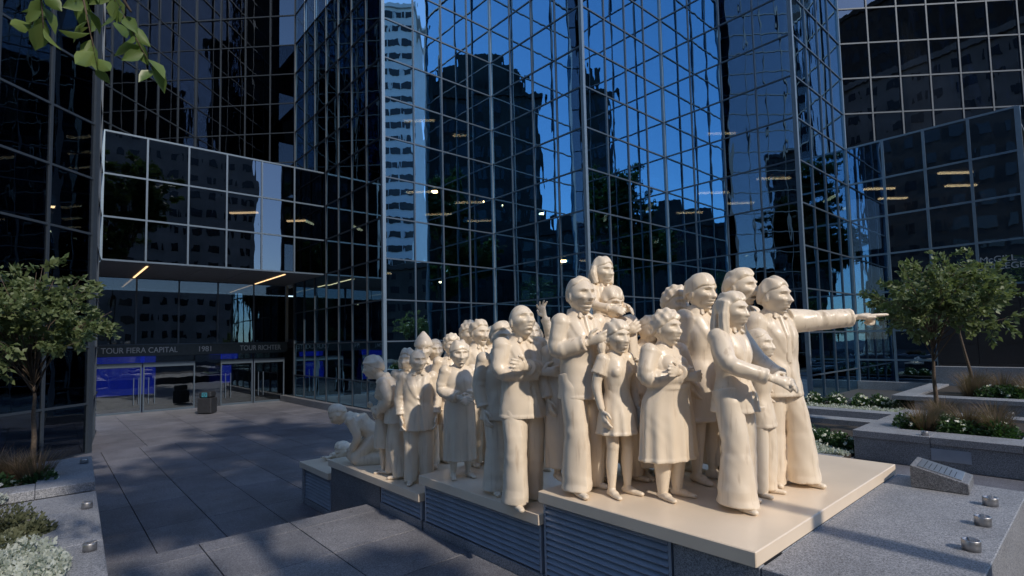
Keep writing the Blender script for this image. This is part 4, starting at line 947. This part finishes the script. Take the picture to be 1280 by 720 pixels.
def limb(mb, pts, r0, r1, n=8):
    pts = [np.array(p, float) for p in pts]; rings = []
    for i, p in enumerate(pts):
        d = pts[min(i+1, len(pts)-1)]-pts[max(i-1, 0)]; d /= np.linalg.norm(d)
        a = np.cross(d, [0.3, 0.9, 0.1]); a /= np.linalg.norm(a); b = np.cross(d, a); r = r0+(r1-r0)*i/(len(pts)-1)
        rings.append((p, a*r, b*r))
    FB.ring_loft(mb, rings, n)
def tree(name, label, X, Y, Z, trunk_h, crown_c, crown_r, nleaf, leaf, mat, lean=(0, 0), seed=1, r0=0.05, nb=26, cat='tree', group=None, shape=0.75):
    global rng
    rs = np.random.default_rng(seed); root = empty(name, (X, Y, Z), 0, label, cat, group)
    t = FB(); top = np.array([lean[0], lean[1], trunk_h]); cc = np.array(crown_c, float); cr = np.array(crown_r, float)
    limb(t, [(0, 0, 0), (lean[0]*.3+.01, lean[1]*.3, trunk_h*.35), (lean[0]*.65-.01, lean[1]*.65+.01, trunk_h*.7), top, top+(cc-top)*0.55+np.array([.03, .02, 0]), cc+np.array([0, 0, cr[2]*.55])], r0, r0*0.22)
    t.build('trunk', 'bark', root, True)
    P, D, lim = [], [], FB()
    for b in range(nb):
        u = rs.normal(0, 1, 3); u /= np.linalg.norm(u); u[2] = abs(u[2])*1.0-0.45*rs.random()
        u /= np.linalg.norm(u)
        s0 = top+(cc-top)*rs.uniform(0, .7); e = cc+u*cr*rs.uniform(.75, 1.05); m = (s0+e)/2+np.array([0, 0, 0.12*cr[2]])+rs.normal(0, .05, 3)*cr
        limb(lim, [s0, m, e], r0*.28, r0*.06, 5)
        k = nleaf//nb
        for q in range(5):                               # leafy twigs along the outer half of the limb
            tt = rs.uniform(.45, 1.02); c = (1-tt)**2*s0+2*tt*(1-tt)*m+tt*tt*e
            tw = rs.normal(0, 1, 3); tw[2] *= .6; tw /= np.linalg.norm(tw); L = rs.uniform(.22, .42)*cr.mean()
            limb(lim, [c, c+tw*L*.5+np.array([0, 0, .03]), c+tw*L], r0*.07, r0*.03, 4)
            kk = k//5; s1 = rs.random(kk)**.7; p = c+np.outer(s1*L, tw)+rs.normal(0, .045*cr.mean()/1.3*shape, (kk, 3)); P.append(p)
            dd = rs.normal(0, 1, (kk, 3))*.7+tw+u*.5; D.append(dd)
    lim.build('limb', 'bark', root, True)
    foliage('crown', np.concatenate(P), np.concatenate(D), leaf, mat, root, aspect=.55, droop=.25)
    return root
def bush(name, label, X, Y, Z, r, h, n, leaf, mat, cat, group, flowers=0, petal=0.035):
    root = empty(name, (X, Y, Z), random.random()*6, label, cat, group)
    u = rng.normal(0, 1, (n, 3)); u /= np.linalg.norm(u, axis=1)[:, None]; u[:, 2] = np.abs(u[:, 2])
    p = u*np.array([r, r, h])*(rng.random(n)[:, None]**.4)*(1+.18*np.sin(u[:, :1]*5+X*9)); foliage('leaves', p, u, leaf, mat, root, .6, .5)
    if flowers:
        u = rng.normal(0, 1, (flowers, 3)); u[:, 2] = np.abs(u[:, 2])+.3; u /= np.linalg.norm(u, axis=1)[:, None]
        c = u*np.array([r, r, h])*1.02; pp, dd = [], []
        for k in range(5):
            a = rng.normal(0, 1, (flowers, 3)); d = np.cross(u, a); d /= np.linalg.norm(d, axis=1)[:, None]; pp.append(c); dd.append(d+u*.35)
        foliage('blossom', np.concatenate(pp), np.concatenate(dd), petal, 'petal_white', root, .9, .05)
    return root
def tuft(X, Y, Z, r, h, n, mat, label, group, cat='grass tuft'):
    root = empty('ornamental_grass', (X, Y, Z), 0, label, cat, group)
    a = rng.random(n)*2*math.pi; rr = rng.random(n)**.5; b = np.stack([np.cos(a)*rr*r*.35, np.sin(a)*rr*r*.35, np.zeros(n)], 1)
    d = np.stack([np.cos(a)*rr*r*1.0, np.sin(a)*rr*r*1.0, np.full(n, h)], 1)
    V, Fc = [], []
    hh = rng.uniform(.55, 1.1, n); ww = .004
    for i in range(n):
        s_ = np.array([-math.sin(a[i]), math.cos(a[i]), 0])*ww; p0 = b[i]; p1 = b[i]+d[i]*.6*hh[i]; p2 = b[i]+d[i]*hh[i]+np.array([d[i][0]*.35, d[i][1]*.35, -h*.12*rr[i]])
        k = len(V); V += [p0-s_, p0+s_, p1-s_*.8, p1+s_*.8, p2]; Fc += [(k, k+1, k+3, k+2), (k+2, k+3, k+4)]
    link('blades', mesh_from(V, Fc, mat), root); return root

# ---- left planter: the near section and a slightly taller far section
lp = empty('left_planter', (0, 0, 0), 0, 'long grey granite planter with flowers and grasses by the plaza edge', 'planter')
def edge_x(y): return 0.34+0.034*(y-3.2)
def coping(y0, y1, z, xin, mat='granite'):
    v = [(xin, y0, z-.12), (edge_x(y0), y0, z-.12), (edge_x(y1), y1, z-.12), (xin, y1, z-.12), (xin, y0, z), (edge_x(y0), y0, z), (edge_x(y1), y1, z), (xin, y1, z)]
    MB().add(v, [(3, 2, 1, 0), (4, 5, 6, 7), (0, 1, 5, 4), (1, 2, 6, 5), (2, 3, 7, 6), (3, 0, 4, 7)]).build('coping', mat, lp, bevel=.006)
for y0, y1 in ((1.0, 4.2), (4.204, 6.3), (6.304, 8.52)): coping(y0, y1, .45, edge_x((y0+y1)/2)-.52)
coping(8.9, 11.05, .50, edge_x(10)-.62)
box('coping', 'granite', -1.6, edge_x(8.5)-.525, 7.95, 8.52, .33, .448, lp, .006)
box('coping', 'granite', -1.6, edge_x(10)-.625, 8.9, 9.35, .38, .498, lp, .006)
box('coping', 'granite', -1.6, edge_x(10)-.625, 10.75, 11.05, .38, .498, lp, .006)
box('coping', 'granite', -1.6, edge_x(6)-.525, 5.55, 5.9, .33, .448, lp, .006)
box('side_wall', 'granite_dark', -.3, edge_x(1.5)-.03, 1.0, 8.50, PLAZA, .328, lp); box('side_wall', 'granite_dark', -.3, edge_x(9)-.03, 8.92, 11.03, PLAZA, .378, lp)
box('bench_face', 'granite_dark', -.35, edge_x(8.6)-.04, 8.525, 8.895, PLAZA, .30, lp)
box('soil_bed', 'soil', -3.2, -.02, 1.0, 8.4, .05, .36, lp); box('soil_bed', 'soil', -3.2, .0, 9.0, 11.0, .05, .40, lp)
for y, z in ((6.04, .452), (7.66, .452), (10.4, .502)): spot(edge_x(y)-.1, y, z, 'small round steel spotlight on the left planter coping', 'spotlights on the left planter')
gb_ = 'plants in the left planter'
def ground_cover(name, label, poly, z, n, leaf, mat, h, flowers=0):
    xs = [p[0] for p in poly]; ys_ = [p[1] for p in poly]; P = []
    while len(P) < n:
        x, y = random.uniform(min(xs), max(xs)), random.uniform(min(ys_), max(ys_))
        if inside((x, y), poly): P.append((x, y, z+h*(.55+.45*math.sin(x*9+1.3)*math.sin(y*8))*random.random()**.5))
    P = np.array(P); D = rng.normal(0, .6, (n, 3)); D[:, 2] = np.abs(D[:, 2])+.3
    o = foliage(name, P, D, leaf, mat, None, .6, .3); return tag(o, label, 'ground cover', kind='stuff')
ground_cover('silver_ground_cover', 'silvery white ground cover plants spilling on the near left planter', [(-.75, 5.3), (.12, 5.2), (.20, 5.75), (.12, 6.3), (-.25, 6.75), (-.95, 6.7)], .42, 6500, .045, 'leaf_silver', .16)
ground_cover('silver_ground_cover', 'silvery ground cover plants between the left planter grasses', [(-1.0, 8.05), (-.35, 8.05), (-.30, 8.9), (-.9, 9.0)], .45, 1500, .05, 'leaf_silver', .12)
for x, y, r, h, n, f in ((-.55, 4.95, .28, .24, 700, 26), (-.95, 5.5, .3, .26, 700, 26), (-.85, 5.05, .25, .3, 600, 20)):
    bush('flowering_plant', 'leafy plant with white blossoms at the near end of the left planter', x, y, .36, r, h, n, .07, 'leaf_bush', 'flowering plant', gb_, f, .04)
for x, y, r, h in ((-.28, 7.45, .32, .26), (-.55, 7.05, .30, .26), (-.05, 7.0, .16, .2), (-.25, 6.75, .25, .2)):
    bush('olive_shrub', 'low olive grey shrub beside the brown grasses in the left planter', x, y, .36, r, h, 1500, .045, 'leaf_olive', 'shrub', gb_)
for x, y in ((-.75, 7.6), (-.95, 7.1), (-.62, 7.25), (-1.1, 7.7)): tuft(x, y, .36, .38, .55, 420, 'grass_brown', 'brown ornamental grass tuft in the near left planter', gb_)
for x, y in ((-.75, 9.7), (-.25, 10.0), (-.5, 10.4), (-.05, 9.75)): tuft(x, y, .40, .3, .5, 340, 'grass_brown', 'brown ornamental grass tuft around the left tree trunk', gb_)
for x, y, f in ((-.45, 9.55, 14), (.0, 9.6, 8), (-.7, 9.9, 8)): bush('flowering_plant', 'small white flowered plant at the foot of the left tree', x, y, .40, .22, .2, 600, .06, 'leaf_bush', 'flowering plant', gb_, f, .045)
tX, tY = on_z(41, 574, .42)
tree('young_tree', 'young leafy tree with thin trunk in the left planter by the glass wing', tX, tY, .40, 1.05, (-.18, .05, 2.25), (1.2, 1.2, 1.2), 6600, .115, 'leaf_tree', seed=5, r0=.045, nb=40)
# near broad-leaved tree whose branch hangs into the picture
def broad_tree():
    bX, bY = to_world(-3.6, 1.2)
    root = empty('broad_leaved_tree', (bX, bY, 0), 0, 'broad leaved tree with a leafy branch hanging in from above', 'tree')
    l2 = lambda lat, dep, z: np.array([*(np.array(to_world(lat, dep))-np.array([bX, bY])), z])
    t = FB(); limb(t, [(0, 0, -.02), (0.03, 0, 1.5), (0.0, .04, 3.2), l2(-3.5, 1.4, 5.2)], .11, .04, 10); t.build('trunk', 'bark', root, True)
    lim = FB(); a = l2(-3.58, 1.25, 3.3); b = l2(-2.6, 1.9, 4.25); c = l2(-1.85, 2.18, 4.05); d = l2(-1.62, 2.2, 3.66)
    limb(lim, [a, (a+b)/2+np.array([0, 0, .15]), b, c, d], .035, .005, 6)
    tw = [(l2(-1.95, 2.2, 3.98), l2(-2.0, 2.15, 3.58)), (l2(-1.8, 2.2, 3.92), l2(-1.55, 2.25, 3.42)), (l2(-1.88, 2.2, 3.95), l2(-1.72, 2.15, 3.40)), (l2(-1.95, 2.1, 3.98), l2(-1.86, 2.05, 3.50))]
    P, D = [], []
    for p, q in tw:
        limb(lim, [p, (p+q)/2, q], .006, .002, 5)
        for k in range(19):
            s_ = (k+1)/19; P.append(p+(q-p)*s_); D.append(np.array([random.gauss(0, .6), random.gauss(0, .6), -.75]))
    for k in range(900):                                 # rest of the crown, above and left of the view
        u = np.random.default_rng(k).normal(0, 1, 3); u /= np.linalg.norm(u); c0 = l2(-3.6, 1.2, 6.4)+u*np.array([1.7, 1.7, 1.2])*random.random()**.4
        P.append(c0); D.append(u+np.array([0, 0, -.3]))
    lim.build('limb', 'bark', root, True)
    V, Fc = [], []
    for p, d in zip(P, D):                               # broad pointed leaves with a midrib fold
        d = np.array(d)/np.linalg.norm(d); s_ = np.cross(d, rng.normal(0, 1, 3)); s_ /= np.linalg.norm(s_); n_ = np.cross(s_, d); L = random.uniform(.075, .125); W = L*.28
        k = len(V); st = [(0, 0, 0), (.18, .55, .10), (.42, 1, .16), (.68, .75, .12), (1, 0, -.06)]
        for f_, w_, z_ in st: V += [p+d*L*f_ - n_*L*.08*f_*f_, p+d*L*f_+s_*W*w_+n_*W*.5*w_ - n_*L*.08*f_*f_, p+d*L*f_-s_*W*w_+n_*W*.5*w_ - n_*L*.08*f_*f_]
        for q in range(4):
            i = k+3*q; Fc += [(i, i+3, i+4, i+1), (i, i+2, i+5, i+3)]
    link('crown', mesh_from(V, Fc, 'leaf_broad', True), root)
broad_tree()

# ---- right planters
rp = empty('right_planter', (0, 0, 0), 0, 'raised grey granite planter with a square soil pit behind the plaque', 'planter')
PX, PT = 10.82, .50
ysr = [3.15, 2.05, .95, -.15, -1.25, -2.4]
for a, b in zip(ysr[:-1], ysr[1:]):
    box('wall_block', 'granite', PX+.03, PX+.20, b+.003, a-.003, -.01, PT-.125, rp, .004)
    box('coping', 'granite', PX, PX+.62, b+.003, a-.003, PT-.12, PT, rp, .006)
for x0, x1 in ((PX+.62, 12.6), (12.604, 14.4)): box('coping', 'granite', x0+.004, x1, 2.62, 3.15, PT-.12, PT, rp, .006); box('coping', 'granite', x0+.004, x1, -2.4, 1.02, PT-.12, PT, rp, .006)
box('coping', 'granite', 13.9, 14.4, 1.024, 2.616, PT-.12, PT, rp, .006)
for x0, x1 in ((PX+.21, 12.2), (12.203, 14.38)): box('wall_block', 'granite', x0, x1, 3.0, 3.12, -.01, PT-.125, rp, .004)
box('soil_bed', 'soil', PX+.60, 13.92, 1.0, 2.64, .1, PT-.06, rp)
box('vent_grille', 'louvre', PX+.012, PX+.029, 1.55, 2.05, .13, .32, rp)
for px, py in ((1256, 531), (1264, 520)):
    X, Y = on_z(px, py, .5); spot(X, Y, .502, 'small round steel spotlight on the right planter coping', 'spotlights on the right planter')
X, Y = on_z(1162, 541, .5); spot(PX+.12, Y, .502, 'small round steel spotlight on the right planter coping', 'spotlights on the right planter')
gr = 'plants in the right planter'
for x, y in ((11.75, 2.3), (12.1, 1.75), (12.7, 2.2), (11.9, 1.35), (12.9, 1.5), (13.3, 2.3)): tuft(x, y, PT-.06, .34, .52, 420, 'grass_brown', 'brown ornamental grass tuft in the raised right planter', gr)
for x, y, f in ((11.75, 1.85, 14), (12.3, 2.05, 10), (11.8, 2.5, 4), (12.4, 1.5, 10), (11.75, 1.3, 3)): bush('flowering_plant', 'white flowered plant among grasses in the raised right planter', x, y, PT-.06, .27, .26, 800, .06, 'leaf_bush', 'flowering plant', gr, f, .045)
# second planter behind
rp2 = empty('rear_planter', (0, 0, 0), 0, 'granite planter with grasses against the dark stone wall', 'planter')
for a, b in ((3.6, 2.2), (2.196, .8), (.796, -.8), (-.804, -2.4)): box('coping', 'granite', 17.5, 18.1, b, a, .38, .5, rp2, .006); box('wall_block', 'granite', 17.54, 17.7, b, a, -.01, .375, rp2, .004)
box('soil_bed', 'soil', 18.1, 22.2, -2.4, 3.6, .1, .44, rp2); box('coping', 'granite', 17.5, 22.2, 3.604, 4.1, .38, .5, rp2, .006)
for x, y in ((18.8, 2.6), (19.2, 2.0), (19.6, 2.6), (18.7, 1.4), (19.5, 1.3)): tuft(x, y, .44, .45, .75, 420, 'grass_brown', 'brown ornamental grass tuft in the planter by the stone wall', gr)
for x, y in ((18.7, 2.1), (18.9, .9), (18.6, 1.7)): bush('flowering_plant', 'white flowered plant in the planter by the stone wall', x, y, .44, .4, .32, 800, .08, 'leaf_bush', 'flowering plant', gr, 12, .07)
tree('young_tree', 'young leafy tree with straight trunk in the raised right planter', 13.55, 2.42, .44, 1.15, (0.02, .0, 2.25), (1.3, 1.3, 1.12), 5600, .115, 'leaf_tree', seed=9, r0=.05, nb=30)
t2X, t2Y = on_z(1219, 483, .44)
tree('young_tree', 'young tree with leaning trunk in the planter by the stone wall', 19.5, t2Y*19.5/t2X, .44, 1.7, (-.3, .2, 2.85), (1.25, 1.25, 1.15), 5000, .13, 'leaf_tree', lean=(-.35, .2), seed=14, r0=.05, nb=34)
# low beds between the plinth and the tower
bd = empty('low_flower_bed', (0, 0, 0), 0, 'low flower bed with white blossoms beside the raised right planter', 'flower bed')
box('soil_bed', 'soil', 10.4, 14.2, 3.2, 5.3, -.01, .05, bd); box('edging', 'granite', 14.3, 14.8, 3.2, 6.9, -.01, .16, bd, .006); box('edging', 'granite', 10.1, 10.38, 3.2, 5.5, -.01, .10, bd, .006)
gl_ = 'plants in the low flower bed'
for i in range(7):
    bush('flowering_plant', 'dense white blossom plant in the low bed behind the plinth', 11.25+random.uniform(-.1, .25), 3.45+i*.28, .05, .27, .30, 900, .06, 'leaf_bush', 'flowering plant', gl_, 26, .042)
ground_cover('silver_ground_cover', 'silvery ground cover along the low flower bed front', [(10.4, 3.2), (11.0, 3.2), (11.0, 5.4), (10.4, 5.4)], .05, 3400, .045, 'leaf_silver', .12)
bd2 = empty('far_flower_bed', (0, 0, 0), 0, 'narrow flower bed with spaced white bushes along the tower foot', 'flower bed')
box('soil_bed', 'soil', 16.4, 18.6, 3.3, 7.4, -.01, .10, bd2); box('edging', 'granite', 15.9, 16.38, 3.3, 7.4, -.01, .18, bd2, .006)
for i, (x, y) in enumerate(((17.5, 6.7), (17.6, 6.1), (17.6, 5.5), (17.7, 4.9), (17.8, 4.45), (17.9, 3.9), (18.0, 3.5))):
    bush('flowering_plant', 'round white flowered bush in the bed at the tower foot', x, y, .10, .28, .32, 700, .07, 'leaf_bush', 'flowering plant', gl_, 16, .06)
ground_cover('silver_ground_cover', 'pale ground cover strip along the bed at the tower foot', [(16.45, 3.4), (17.2, 3.4), (17.2, 7.3), (16.45, 7.3)], .10, 2200, .055, 'leaf_silver', .10)

# ---- street trees on the sunny side, out of the picture; their crowns shade the plaza
for i, (lat, dep, h, r) in enumerate(((2.0, 0.0, 9.6, 2.6), (4.9, -4.2, 8.2, 1.5), (4.6, 1.2, 14.0, 3.2))):
    X, Y = to_world(lat, dep)
    tree('street_tree', 'tall street tree on the sunny side of the plaza', X, Y, 0, h*.55, (0, 0, h), (r, r, r*.85), 7500, .34, 'leaf_shade_tree', seed=30+i, r0=.14, nb=36, group='street trees')
